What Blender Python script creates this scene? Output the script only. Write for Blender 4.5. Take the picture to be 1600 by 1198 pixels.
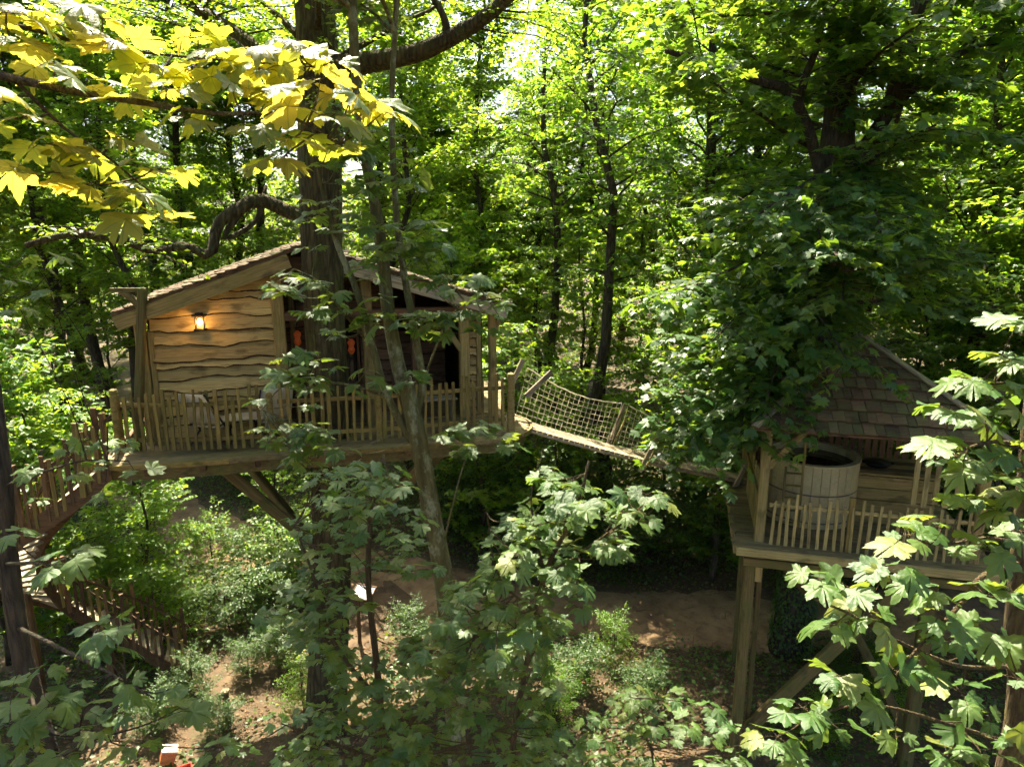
import bpy, math, random
import numpy as np
from mathutils import Vector, Matrix, Quaternion
R = math.radians
scene = bpy.context.scene
for o in list(bpy.data.objects): bpy.data.objects.remove(o)

# ------------------------------------------------------------------ camera
CAM_Z, PITCH, FPX = 10.0, R(12.5), 1067.0
cd = bpy.data.cameras.new('camera'); cam = bpy.data.objects.new('camera', cd)
scene.collection.objects.link(cam)
cam.location = (0, 0, CAM_Z); cam.rotation_euler = (R(90) - PITCH, 0, 0)
cd.sensor_width = 36.0; cd.lens = 36.0 * FPX / 1600.0; cd.clip_start = 0.05; cd.clip_end = 600
scene.camera = cam
# ------------------------------------------------------------------ sky, sun, exposure
SUN_EL, SUN_AZ = R(60), R(-20)          # azimuth from +Y, negative = towards -X
wd = bpy.data.worlds.new('World'); scene.world = wd; wd.use_nodes = True
nt = wd.node_tree; bg = nt.nodes['Background']
sky = nt.nodes.new('ShaderNodeTexSky'); sky.sky_type = 'NISHITA'; sky.sun_disc = False
sky.sun_elevation = SUN_EL; sky.sun_rotation = SUN_AZ; sky.dust_density = 4.0; sky.ozone_density = 0.6
nt.links.new(sky.outputs[0], bg.inputs[0]); bg.inputs[1].default_value = 0.075
sl = bpy.data.lights.new('sun', 'SUN'); sl.energy = 5.0; sl.angle = R(0.55); sl.color = (1.0, 0.90, 0.72)
so = bpy.data.objects.new('sun', sl); scene.collection.objects.link(so)
sd = Vector((math.sin(SUN_AZ) * math.cos(SUN_EL), math.cos(SUN_AZ) * math.cos(SUN_EL), math.sin(SUN_EL)))
so.rotation_euler = sd.to_track_quat('Z', 'Y').to_euler(); so.location = (0, 0, 60)
vs = scene.view_settings
vs.view_transform = 'Standard'; vs.look = 'None'; vs.gamma = 1.0; vs.use_curve_mapping = False; vs.exposure = 2.3
cy = scene.cycles
cy.max_bounces = 7; cy.diffuse_bounces = 4; cy.glossy_bounces = 1; cy.transmission_bounces = 6; cy.transparent_max_bounces = 2
cy.use_adaptive_sampling = True; cy.use_light_tree = False; cy.adaptive_threshold = 0.04; cy.adaptive_min_samples = 16
cy.use_denoising = True; cy.sample_clamp_indirect = 6.0
cy.caustics_reflective = False; cy.caustics_refractive = False

# ------------------------------------------------------------------ helpers
def at(px, py, Y):
    """world point seen at photo pixel (px, py) at forward distance Y"""
    x = (px - 800) / FPX; v = (py - 599) / FPX
    dy = math.cos(PITCH) - v * math.sin(PITCH); dz = -math.sin(PITCH) - v * math.cos(PITCH)
    t = Y / dy
    return Vector((x * t, Y, CAM_Z + dz * t))
def onz(px, py, z):
    x = (px - 800) / FPX; v = (py - 599) / FPX
    dy = math.cos(PITCH) - v * math.sin(PITCH); dz = -math.sin(PITCH) - v * math.cos(PITCH)
    t = (z - CAM_Z) / dz
    return Vector((x * t, dy * t, z))
def project(P):
    P = np.asarray(P, float); dz = P[:, 2] - CAM_Z
    dep = P[:, 1] * math.cos(PITCH) - dz * math.sin(PITCH); up = P[:, 1] * math.sin(PITCH) + dz * math.cos(PITCH)
    dep_ = np.where(dep > .05, dep, .05)
    return 800 + FPX * P[:, 0] / dep_, 599 - FPX * up / dep_, dep

WORLD = {}
def link(o, parent=None, M=None):
    scene.collection.objects.link(o)
    M = M if M is not None else Matrix.Identity(4)
    if parent is not None:
        o.parent = parent; o.matrix_parent_inverse = WORLD[parent.name].inverted()
    o.matrix_basis = M; WORLD[o.name] = M
    return o
def thing(name, label, cat, loc=(0, 0, 0), group=None, kind=None, rz=0.0, scale=1.0):
    o = bpy.data.objects.new(name, None); o.empty_display_size = .2
    link(o, None, Matrix.Translation(Vector(loc)) @ Matrix.Rotation(rz, 4, 'Z') @ Matrix.Scale(scale, 4))
    return tag(o, label, cat, group, kind)
def tag(o, label=None, cat=None, group=None, kind=None):
    if label: o['label'] = label
    if cat: o['category'] = cat
    if group: o['group'] = group
    if kind: o['kind'] = kind
    return o
def meshobj(name, me, mat, parent=None, M=None, kind=None, label=None):
    o = bpy.data.objects.new(name, me)
    if mat is not None and len(me.materials) == 0: me.materials.append(mat)
    elif mat is not None and me.materials[0] != mat:
        link(o, parent, M); o.material_slots[0].link = 'OBJECT'; o.material_slots[0].material = mat
        if kind: o['kind'] = kind
        if label: o['label'] = label
        return o
    link(o, parent, M)
    if kind: o['kind'] = kind
    if label: o['label'] = label
    return o

class MB:
    def __init__(s): s.v = []; s.f = []; s.n = 0
    def add(s, V, F):
        s.v.append(np.asarray(V, float)); s.f += [tuple(i + s.n for i in f) for f in F]; s.n += len(V)
    def tube(s, pts, rad, n=6, cap=True, seed=None, rough=0.0):
        P = np.asarray([tuple(p) for p in pts], float); m = len(P)
        rad = np.full(m, rad, float) if np.isscalar(rad) else np.asarray(rad, float)
        T = np.gradient(P, axis=0); T /= np.linalg.norm(T, axis=1)[:, None] + 1e-9
        ref = np.array([0, 0, 1.0]) if abs(T[0][2]) < .8 else np.array([1.0, 0, 0])
        a = np.linspace(0, 2 * np.pi, n, endpoint=False)
        V = []
        rg = np.random.default_rng(seed) if seed is not None else None
        ph = rg.uniform(0, 6.28, 4) if rg is not None else None
        A = ref - T[0] * (ref @ T[0]); A /= np.linalg.norm(A)
        for i in range(m):
            A = A - T[i] * (A @ T[i]); A /= np.linalg.norm(A) + 1e-9
            B = np.cross(T[i], A)
            r = np.full(n, rad[i])
            if rg is not None and rough:
                r = r * (1 + rough * (.5 * np.sin(3 * a + ph[0] + i * .3) + .35 * np.sin(5 * a + ph[1] - i * .25) + .5 * rg.uniform(-1, 1, n)))
            V.append(P[i] + (np.cos(a) * r)[:, None] * A + (np.sin(a) * r)[:, None] * B)
        V = np.concatenate(V)
        F = [(i * n + j, i * n + (j + 1) % n, (i + 1) * n + (j + 1) % n, (i + 1) * n + j) for i in range(m - 1) for j in range(n)]
        if cap: F += [tuple(range(n))[::-1], tuple((m - 1) * n + j for j in range(n))]
        s.add(V, F)
    def box(s, c, size, M=None):
        c = np.array(c, float); h = np.array(size, float) / 2
        V = np.array([[x, y, z] for x in (-1, 1) for y in (-1, 1) for z in (-1, 1)], float) * h + c
        if M is not None: V = np.array([list(M @ Vector(v)) for v in V])
        s.add(V, [(0, 1, 3, 2), (4, 6, 7, 5), (0, 4, 5, 1), (2, 3, 7, 6), (0, 2, 6, 4), (1, 5, 7, 3)])
    def mesh(s, name, smooth=False, origin=None):
        me = bpy.data.meshes.new(name)
        V = np.concatenate(s.v) if s.v else np.zeros((0, 3))
        if origin is not None: V = V - np.asarray(origin)
        me.from_pydata(V.tolist(), [], s.f); me.update()
        if smooth: me.shade_smooth()
        return me

# ------------------------------------------------------------------ materials
def newmat(name):
    m = bpy.data.materials.new(name); m.use_nodes = True
    t = m.node_tree; p = t.nodes['Principled BSDF']
    return m, t, p
def N(t, typ, **kw):
    n = t.nodes.new(typ)
    for k, v in kw.items(): setattr(n, k, v)
    return n
def ramp(t, fac, c0, c1, p0=.3, p1=.7, mid=None):
    r = N(t, 'ShaderNodeValToRGB'); e = r.color_ramp.elements
    e[0].position = p0; e[0].color = (*c0, 1); e[1].position = p1; e[1].color = (*c1, 1)
    if mid: x = e.new((p0 + p1) / 2); x.color = (*mid, 1)
    t.links.new(fac, r.inputs[0]); return r.outputs[0]
def mix(t, a, b, fac, mode='MIX'):
    m = N(t, 'ShaderNodeMix', data_type='RGBA', blend_type=mode)
    for s, v in ((6, a), (7, b), (0, fac)):
        if hasattr(v, 'links'): t.links.new(v, m.inputs[s])
        else: m.inputs[s].default_value = (*v, 1) if isinstance(v, tuple) else v
    return m.outputs[2]
def math_(t, op, a, b=None, clamp=False):
    m = N(t, 'ShaderNodeMath', operation=op); m.use_clamp = clamp
    for i, v in enumerate((a, b)):
        if v is None: continue
        if hasattr(v, 'links'): t.links.new(v, m.inputs[i])
        else: m.inputs[i].default_value = v
    return m.outputs[0]
def coords(t, scale, kind='Object'):
    tc = N(t, 'ShaderNodeTexCoord'); mp = N(t, 'ShaderNodeMapping'); mp.inputs['Scale'].default_value = scale
    t.links.new(tc.outputs[kind], mp.inputs[0])
    return mp.outputs[0], mp
def noise(t, vec, scale, detail=4, rough=.6):
    n = N(t, 'ShaderNodeTexNoise'); n.inputs['Scale'].default_value = scale
    n.inputs['Detail'].default_value = detail; n.inputs['Roughness'].default_value = rough
    t.links.new(vec, n.inputs['Vector']); return n.outputs[0]
def bump(t, p, h, strength, dist=.02):
    b = N(t, 'ShaderNodeBump'); b.inputs['Strength'].default_value = strength; b.inputs['Distance'].default_value = dist
    t.links.new(h, b.inputs['Height']); t.links.new(b.outputs[0], p.inputs['Normal'])

def wood_mat(name, c0, c1, moss=None, mossamt=.35, rough=.75, grain=(1.2, 22, 22), vary=.35, crack=1.0):
    m, t, p = newmat(name)
    oi = N(t, 'ShaderNodeObjectInfo')
    v, mp = coords(t, grain)
    off = N(t, 'ShaderNodeCombineXYZ')
    t.links.new(math_(t, 'MULTIPLY', oi.outputs['Random'], 37.0), off.inputs[0]); t.links.new(math_(t, 'MULTIPLY', oi.outputs['Random'], 91.0), off.inputs[1])
    t.links.new(off.outputs[0], mp.inputs['Location'])
    g = noise(t, v, 1.6, 6, .65)
    col = ramp(t, g, c0, c1, .3, .7)
    kv, kp = coords(t, (2.2, 6, 6)); t.links.new(off.outputs[0], kp.inputs['Location'])
    k = noise(t, kv, 1.3, 3, .5)
    col = mix(t, col, tuple(x * .35 for x in c0), math_(t, 'MULTIPLY', ramp(t, k, (0, 0, 0), (1, 1, 1), .55, .72), .75 * crack))
    cv, cp = coords(t, (.7, 60, 60)); t.links.new(off.outputs[0], cp.inputs['Location'])
    col = mix(t, col, tuple(x * .25 for x in c0), math_(t, 'MULTIPLY', ramp(t, noise(t, cv, 1.0, 3, .6), (0, 0, 0), (1, 1, 1), .60, .68), .7 * crack))
    br = math_(t, 'ADD', math_(t, 'MULTIPLY', oi.outputs['Random'], vary * 2), 1 - vary)
    hs = N(t, 'ShaderNodeHueSaturation'); t.links.new(col, hs.inputs['Color']); t.links.new(br, hs.inputs['Value']); col = hs.outputs[0]
    if moss:
        mv, _ = coords(t, (1, 1, 1)); t.links.new(off.outputs[0], _.inputs['Location'])
        mn = noise(t, mv, 2.3, 5, .7)
        col = mix(t, col, moss, math_(t, 'MULTIPLY', ramp(t, mn, (0, 0, 0), (1, 1, 1), .42, .66), mossamt))
    t.links.new(col, p.inputs['Base Color']); p.inputs['Roughness'].default_value = rough; p.inputs['Specular IOR Level'].default_value = .3
    bump(t, p, g, .7, .015)
    return m
def bark_mat(name, c0, c1, lichen=None, amt=.5, sc=1.0, ridge=.5):
    m, t, p = newmat(name)
    v, _ = coords(t, (9 * sc, 9 * sc, 1.6 * sc)); vo = N(t, 'ShaderNodeTexVoronoi', feature='DISTANCE_TO_EDGE'); vo.inputs['Scale'].default_value = 1.3
    n0 = noise(t, v, 1.2, 5, .7)
    t.links.new(v, vo.inputs['Vector'])
    h = math_(t, 'ADD', math_(t, 'MULTIPLY', vo.outputs['Distance'], 1.5 * ridge), n0)
    col = ramp(t, h, c0, c1, .35, 1.0)
    if lichen:
        lv, _ = coords(t, (1, 1, .6)); ln = noise(t, lv, 3.5, 6, .75)
        col = mix(t, col, lichen, math_(t, 'MULTIPLY', ramp(t, ln, (0, 0, 0), (1, 1, 1), .5, .62), amt))
    t.links.new(col, p.inputs['Base Color']); p.inputs['Roughness'].default_value = .9; p.inputs['Specular IOR Level'].default_value = .2
    bump(t, p, h, 1.0, .10)
    return m
def leaf_mat(name, cols, trans, tmix=.45, rough=.42, spec=.5, attr=False, veins=False):
    """two-sided leaf: glossy reflecting face and a translucent body"""
    m, t, p = newmat(name)
    out = t.nodes['Material Output']
    if attr: a = N(t, 'ShaderNodeAttribute', attribute_name='rnd'); f = a.outputs['Fac']
    else: f = N(t, 'ShaderNodeObjectInfo').outputs['Random']
    col = ramp(t, f, cols[0], cols[1], 0, 1, mid=cols[2] if len(cols) > 2 else None)
    tcol = ramp(t, f, trans[0], trans[1], 0, 1)
    if veins:      # a few tired yellowish leaves, and blotches on every one
        odd = math_(t, 'GREATER_THAN', math_(t, 'FRACT', math_(t, 'MULTIPLY', f, 7.31)), .93)
        col = mix(t, col, (.17, .19, .035), odd)
        bv, _b = coords(t, (1, 1, 1)); bn = noise(t, bv, 2.6, 5, .7)
        col = mix(t, col, tuple(c * .62 for c in cols[0]), math_(t, 'MULTIPLY', ramp(t, bn, (0, 0, 0), (1, 1, 1), .45, .7), .7))
    if veins:
        tc = N(t, 'ShaderNodeTexCoord'); sx = N(t, 'ShaderNodeSeparateXYZ'); t.links.new(tc.outputs['Object'], sx.inputs[0])
        ang = math_(t, 'ARCTAN2', sx.outputs[1], sx.outputs[0])
        rr = math_(t, 'SQRT', math_(t, 'ADD', math_(t, 'POWER', sx.outputs[0], 2.0), math_(t, 'POWER', sx.outputs[1], 2.0)))
        d = None
        for va in (0, .85, -.85, 1.75, -1.75):
            e = math_(t, 'MULTIPLY', math_(t, 'ABSOLUTE', math_(t, 'SUBTRACT', ang, va)), rr)
            d = e if d is None else math_(t, 'MINIMUM', d, e)
        vv = math_(t, 'LESS_THAN', d, .014)
        col = mix(t, col, (.16, .22, .06), math_(t, 'MULTIPLY', vv, .55)); tcol = mix(t, tcol, (.12, .2, .02), math_(t, 'MULTIPLY', vv, .6))
        nv, _ = coords(t, (3, 3, 3)); nn = noise(t, nv, 2.0, 4, .6); bump(t, p, nn, .22, .05)
    t.links.new(col, p.inputs['Base Color']); p.inputs['Roughness'].default_value = rough; p.inputs['Specular IOR Level'].default_value = spec
    tr = N(t, 'ShaderNodeBsdfTranslucent'); t.links.new(tcol, tr.inputs[0])
    mx = N(t, 'ShaderNodeMixShader'); mx.inputs[0].default_value = tmix
    t.links.new(p.outputs[0], mx.inputs[1]); t.links.new(tr.outputs[0], mx.inputs[2]); t.links.new(mx.outputs[0], out.inputs[0])
    return m
def plain(name, col, rough=.6, metal=0.0, var=.25, scale=6, bumpy=.2, emit=None):
    m, t, p = newmat(name)
    v, _ = coords(t, (1, 1, 1)); n = noise(t, v, scale, 5, .65)
    t.links.new(ramp(t, n, tuple(c * (1 - var) for c in col), tuple(min(1, c * (1 + var)) for c in col)), p.inputs['Base Color'])
    p.inputs['Roughness'].default_value = rough; p.inputs['Metallic'].default_value = metal
    if bumpy: bump(t, p, n, bumpy, .01)
    if emit: p.inputs['Emission Color'].default_value = (*emit[0], 1); p.inputs['Emission Strength'].default_value = emit[1]
    return m

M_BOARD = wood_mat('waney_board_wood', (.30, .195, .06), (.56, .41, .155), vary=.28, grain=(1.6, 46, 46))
M_EDGE = bark_mat('waney_edge_bark_shadow', (.03, .018, .009), (.11, .065, .03), sc=3)
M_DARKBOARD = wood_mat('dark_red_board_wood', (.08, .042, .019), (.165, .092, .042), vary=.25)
M_POST = wood_mat('oak_post_wood', (.19, .125, .042), (.36, .26, .095), moss=(.13, .15, .03), mossamt=.35, vary=.2)
M_PICKET = wood_mat('weathered_picket_wood', (.12, .08, .022), (.27, .19, .056), moss=(.11, .125, .022), mossamt=.45, vary=.3)
M_PALEPICKET = wood_mat('pale_picket_wood', (.22, .165, .06), (.41, .32, .125), moss=(.16, .175, .04), mossamt=.35, vary=.25)
M_DECK = wood_mat('grey_deck_wood', (.13, .09, .038), (.28, .205, .095), moss=(.10, .12, .04), mossamt=.45, vary=.28)
M_REDWOOD = wood_mat('rust_brown_stair_wood', (.065, .036, .015), (.14, .08, .034), vary=.35)
M_SHINGLE = wood_mat('brown_shingle_wood', (.06, .032, .016), (.15, .085, .043), moss=(.10, .13, .035), mossamt=.6, vary=.5)
M_TUB = wood_mat('pale_tub_stave_wood', (.40, .325, .15), (.52, .44, .22), moss=(.20, .18, .08), mossamt=.25, vary=.1, crack=.3)
M_BRIDGE = wood_mat('silvered_bridge_wood', (.19, .145, .085), (.38, .31, .20), moss=(.13,.14,.05), mossamt=.3, vary=.25)
M_GREENPOST = wood_mat('green_stained_post_wood', (.085, .06, .02), (.18, .13, .045), moss=(.075, .10, .02), mossamt=.6, vary=.15)
M_OAK = bark_mat('oak_bark', (.02, .015, .007), (.125, .10, .045), lichen=(.085, .11, .02), amt=.5, sc=1.0, ridge=.7)
M_BARK = bark_mat('dark_bark', (.03, .024, .016), (.13, .10, .065), lichen=(.08, .095, .035), amt=.3, sc=1.2)
M_SYC = bark_mat('lichened_sycamore_bark', (.07, .062, .02), (.22, .195, .08), lichen=(.36, .37, .23), amt=.65, sc=.9, ridge=.25)
M_TWIG = bark_mat('twig_bark', (.08, .055, .03), (.20, .14, .07), lichen=(.22, .20, .06), amt=.5, sc=3)
M_LEAFN = leaf_mat('near_sycamore_leaf', ((.034, .092, .015), (.082, .14, .019), (.053, .115, .016)), ((.24, .40, .04), (.42, .50, .05)), .31, .48, .55, veins=True)
M_LEAFY = leaf_mat('backlit_yellow_green_leaf', ((.035, .10, .024), (.075, .14, .03), (.05, .12, .026)), ((.46, .51, .03), (.82, .62, .07)), .52, .44, .4, veins=True)  # sycamore leaf with the backlight painted in as a yellower translucent colour
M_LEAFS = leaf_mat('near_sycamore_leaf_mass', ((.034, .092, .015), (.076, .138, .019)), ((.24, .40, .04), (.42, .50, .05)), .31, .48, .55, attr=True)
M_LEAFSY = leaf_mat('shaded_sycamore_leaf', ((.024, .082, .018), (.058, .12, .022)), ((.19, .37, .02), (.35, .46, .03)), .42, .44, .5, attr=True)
M_LEAFM = leaf_mat('woodland_leaf', ((.030, .095, .016), (.075, .145, .020)), ((.22, .48, .022), (.42, .57, .03)), .50, .42, .45, attr=True)
M_LEAFB = leaf_mat('bright_woodland_leaf', ((.05, .13, .016), (.10, .17, .022)), ((.30, .54, .022), (.52, .64, .035)), .53, .45, .4, attr=True)
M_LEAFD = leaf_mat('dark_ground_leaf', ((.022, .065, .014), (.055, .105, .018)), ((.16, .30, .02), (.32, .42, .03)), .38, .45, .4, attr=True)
M_LITTER = leaf_mat('fallen_leaf', ((.08, .042, .02), (.24, .145, .075)), ((.2, .1, .03), (.3, .18, .06)), .15, .7, .2, attr=True)

def ground_mat():
    m, t, p = newmat('woodland_soil')
    v, _ = coords(t, (1, 1, 1)); a = noise(t, v, .8, 6, .7); b = noise(t, v, 9, 6, .75)
    c = ramp(t, a, (.05, .032, .014), (.115, .076, .035), .35, .65)
    c = mix(t, c, (.15, .095, .055), math_(t, 'MULTIPLY', ramp(t, b, (0, 0, 0), (1, 1, 1), .52, .7), .6))
    c = mix(t, c, (.05, .07, .02), math_(t, 'MULTIPLY', ramp(t, noise(t, v, 1.7, 4, .6), (0, 0, 0), (1, 1, 1), .5, .65), .5))
    t.links.new(c, p.inputs['Base Color']); p.inputs['Roughness'].default_value = .95; bump(t, p, b, .8, .05); return m
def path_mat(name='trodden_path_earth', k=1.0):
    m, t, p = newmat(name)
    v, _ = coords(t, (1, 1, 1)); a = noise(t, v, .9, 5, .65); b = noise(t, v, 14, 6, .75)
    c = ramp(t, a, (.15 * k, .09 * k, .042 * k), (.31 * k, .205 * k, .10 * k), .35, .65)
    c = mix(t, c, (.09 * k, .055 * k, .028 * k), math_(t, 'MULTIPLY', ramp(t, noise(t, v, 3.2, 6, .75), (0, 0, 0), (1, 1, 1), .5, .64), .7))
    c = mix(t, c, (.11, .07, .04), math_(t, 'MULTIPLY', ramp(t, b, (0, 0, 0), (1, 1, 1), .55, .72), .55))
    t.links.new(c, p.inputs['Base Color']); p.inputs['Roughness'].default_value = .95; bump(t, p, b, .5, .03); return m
M_GROUND, M_PATH, M_TRACK = ground_mat(), path_mat(), path_mat('shaded_track_earth', .42)  # track earth is the path earth darkened to paint in shade

# ------------------------------------------------------------------ timber
_tim = {}
def timber_mesh(L, w, t, var=0, wob=0.0, taper=0.0, segs=1):
    """beam along local X from 0 to L, w along Y, t along Z, chamfered edges"""
    key = (round(L, 2), round(w, 3), round(t, 3), var, wob, taper, segs)
    if key in _tim: return _tim[key]
    rg = random.Random(hash(key) & 0xffff)
    c = min(w, t) * .14; hw, ht = w / 2, t / 2
    sec = [(-hw + c, -ht), (hw - c, -ht), (hw, -ht + c), (hw, ht - c), (hw - c, ht), (-hw + c, ht), (-hw, ht - c), (-hw, -ht + c)]
    V = []; n = segs
    for i in range(n + 1):
        s = 1 - taper * i / n
        oy = rg.uniform(-1, 1) * wob if 0 < i else 0; oz = rg.uniform(-1, 1) * wob * .5 if 0 < i else 0
        k = 1 + rg.uniform(-1, 1) * wob * 4
        for y, z in sec: V.append((L * i / n, y * s * k + oy, z * s + oz))
    F = [(i * 8 + j, i * 8 + (j + 1) % 8, (i + 1) * 8 + (j + 1) % 8, (i + 1) * 8 + j) for i in range(n) for j in range(8)]
    F += [tuple(range(8))[::-1], tuple(n * 8 + j for j in range(8))]
    F = [tuple(reversed(f)) for f in F]
    me = bpy.data.meshes.new('timber'); me.from_pydata(V, [], F); me.update()
    _tim[key] = me; return me
def frame_M(p0, d, up):
    x = Vector(d).normalized(); z = Vector(up) - x * Vector(up).dot(x)
    if z.length < 1e-4: z = Vector((1, 0, 0)) - x * x.x
    z.normalize(); y = z.cross(x)
    M = Matrix.Identity(4)
    for i in range(3): M[i][0] = x[i]; M[i][1] = y[i]; M[i][2] = z[i]; M[i][3] = p0[i]
    return M
def timber(name, p0, p1, w, t, mat, parent, up=(0, 0, 1), var=0, wob=0.0, taper=0.0, segs=1, label=None):
    p0, p1 = Vector(p0), Vector(p1); d = p1 - p0
    return meshobj(name, timber_mesh(d.length, w, t, var, wob, taper, segs), mat, parent, frame_M(p0, d, up), label=label)
def waney(name, L, w0, w1, t, M, mat, parent, seed, tilt=.075, n=14):
    """wall board with a wavy edge of bark and painted shadow: local X length, Z up (0..w), -Y outward"""
    rg = random.Random(seed); ph = [rg.uniform(0, 6.28) for _ in range(3)]
    V = []
    for i in range(n + 1):
        x = L * i / n
        am = .5 + 1.1 * math.sin(ph[1] * 3) ** 2
        lo = -.022 * am * math.sin((2.2 + 1.6 * math.sin(ph[2])) * x + ph[0]) - .016 * math.sin(7.3 * x + ph[1]) - .008 * math.sin(15 * x + ph[2]) + rg.uniform(-.008, .008) + (w0 if True else 0)
        bk = rg.uniform(.012, .034); q = bk / max(.05, w1 - lo)
        V += [(x, -t - tilt + .006, lo), (x, -t - tilt * (1 - q), lo + bk), (x, -t, w1), (x, 0, w1), (x, -tilt, lo + .012)]
    F = []
    for i in range(n):
        a, b = i * 5, i * 5 + 5
        F += [(a + k, b + k, b + (k + 1) % 5, a + (k + 1) % 5) for k in range(5)]
    F += [(0, 1, 2, 3, 4), (n * 5 + 4, n * 5 + 3, n * 5 + 2, n * 5 + 1, n * 5)]
    me = bpy.data.meshes.new('waney_board'); me.from_pydata(V, [], F); me.update()
    me.materials.append(mat); me.materials.append(M_EDGE)                 # dark bark strip along the lower edge, also painting the boards' shadow line
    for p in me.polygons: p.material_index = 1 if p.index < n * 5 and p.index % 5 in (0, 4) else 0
    return meshobj(name, me, mat, parent, M)
def polyline(pts, n):
    """Catmull-Rom resample"""
    P = [np.array(tuple(p), float) for p in pts]
    P = [2 * P[0] - P[1]] + P + [2 * P[-1] - P[-2]]
    out = []
    segs = len(P) - 3
    for k in range(n):
        u = k / (n - 1) * segs; i = min(int(u), segs - 1); f = u - i
        a, b, c, d = P[i:i + 4]
        out.append(.5 * ((2 * b) + (-a + c) * f + (2 * a - 5 * b + 4 * c - d) * f * f + (-a + 3 * b - 3 * c + d) * f ** 3))
    return np.array(out)

# ------------------------------------------------------------------ foliage
def lobed_outline():
    h = [(0, 1.0), (6, .90), (9, .91), (15, .80), (18, .81), (25, .60), (32, .70), (35, .69), (42, .84), (47, .95), (53, .85), (56, .86),
         (63, .73), (67, .74), (75, .55), (83, .62), (90, .64), (98, .72), (106, .63), (112, .63), (124, .52), (140, .46), (158, .32)]
    pts = [(math.cos(R(a)) * r, math.sin(R(a)) * r) for a, r in h]
    return pts + [(x, -y) for x, y in pts[::-1][:-1]]
def near_leaf_geo(var):
    rg = random.Random(100 + var); o = lobed_outline()
    k1, k2, k3 = rg.uniform(.05, .42), rg.uniform(-.10, .35), rg.uniform(-.28, .28)
    k5, ph, tw = rg.uniform(.02, .07), rg.uniform(-.5, .5), rg.uniform(-.25, .25)
    def z(x, y):
        r = math.hypot(x, y); a = math.atan2(y, x)
        return -k1 * r * r + k2 * abs(y) * .6 + k5 * math.cos(a * 7.2 + ph) * r + k3 * y * x + tw * y * r + .03 * math.sin(9 * x + ph * 9) * r * r
    V = [(0.0, 0.0, 0.0)]
    sx = rg.uniform(.85, 1.12); sk = rg.uniform(-.14, .14)
    O = [(x * rg.uniform(.93, 1.06), y * sx * rg.uniform(.93, 1.06) * (1 + sk * (1 if y > 0 else -1)) + sk * x) for x, y in o]
    n = len(O); rings = (.3, .55, .8, 1.0)
    for q in rings:
        for x, y in O: V.append((x * q, y * q, z(x * q, y * q)))
    F = [(0, 1 + i, 1 + (i + 1) % n) for i in range(n - 1)]
    for k in range(len(rings) - 1):
        b = 1 + k * n; F += [(b + i, b + n + i, b + n + i + 1, b + i + 1) for i in range(n - 1)]
    return V, F
NEAR_GEO = [near_leaf_geo(i) for i in range(12)]
NEAR_MESH = []
for i, (V, F) in enumerate(NEAR_GEO):
    me = bpy.data.meshes.new('sycamore_leaf'); me.from_pydata(V, [], F); me.update(); me.shade_smooth(); me.materials.append(M_LEAFN); NEAR_MESH.append(me)
KITE = ([(0, 0, 0), (.42, .40, .07), (1, 0, -.10), (.42, -.40, .07)], [(0, 2, 1), (0, 3, 2)])
def lobes3():
    V = []; F = []
    for a, L, w in ((0, 1.0, .30), (58, .86, .27), (-58, .86, .27)):
        c, s = math.cos(R(a)), math.sin(R(a)); b = len(V)
        for x, y, z in ((-.05, 0, 0), (.55 * L, w, .05), (L, 0, -.14), (.55 * L, -w, .05)): V.append((x * c - y * s, x * s + y * c, z))
        F += [(b, b + 2, b + 1), (b, b + 3, b + 2)]
    return V, F
LOBE3 = lobes3()
def simple_lobed():
    h = [(0, 1.0), (14, .82), (25, .60), (47, .94), (63, .73), (76, .55), (98, .70), (130, .48), (160, .3)]
    p = [(math.cos(R(a)) * r, math.sin(R(a)) * r) for a, r in h]; p = p + [(x, -y) for x, y in p[::-1][:-1]]
    V = [(0, 0, 0)] + [(x, y, -.2 * (x * x + y * y) + .08 * abs(y)) for x, y in p]; n = len(p)
    return V, [(0, 1 + i, 2 + i) for i in range(n - 1)]
LOBED = simple_lobed()
def unit(A): return A / (np.linalg.norm(A, axis=-1, keepdims=True) + 1e-9)
def leaf_mesh(name, P, D, Nn, S, geo, mat, rnd=None, seed=0, origin=(0, 0, 0)):
    V0 = np.array(geo[0], float); F0 = geo[1]; n, k = len(P), len(V0)
    D = unit(D); Nn = unit(Nn - D * (Nn * D).sum(1)[:, None]); B = np.cross(Nn, D)
    V = (P - np.asarray(origin))[:, None, :] + S[:, None, None] * (V0[None, :, 0:1] * D[:, None, :] + V0[None, :, 1:2] * B[:, None, :] + V0[None, :, 2:3] * Nn[:, None, :])
    V = V.reshape(-1, 3).astype(np.float32)
    fl = np.array([i for f in F0 for i in f]); ln = np.array([len(f) for f in F0])
    loops = (np.arange(n)[:, None] * k + fl[None, :]).reshape(-1).astype(np.int32)
    lt = np.tile(ln, n).astype(np.int32); ls = np.concatenate([[0], np.cumsum(lt)[:-1]]).astype(np.int32)
    me = bpy.data.meshes.new(name)
    me.vertices.add(len(V)); me.vertices.foreach_set('co', V.ravel())
    me.loops.add(len(loops)); me.loops.foreach_set('vertex_index', loops)
    me.polygons.add(len(lt)); me.polygons.foreach_set('loop_start', ls); me.polygons.foreach_set('loop_total', lt)
    me.update(calc_edges=True)
    if rnd is None: rnd = np.random.default_rng(seed).random(n)
    a = me.attributes.new('rnd', 'FLOAT', 'FACE'); a.data.foreach_set('value', np.repeat(rnd, len(F0)).astype(np.float32))
    me.materials.append(mat); return me

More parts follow.
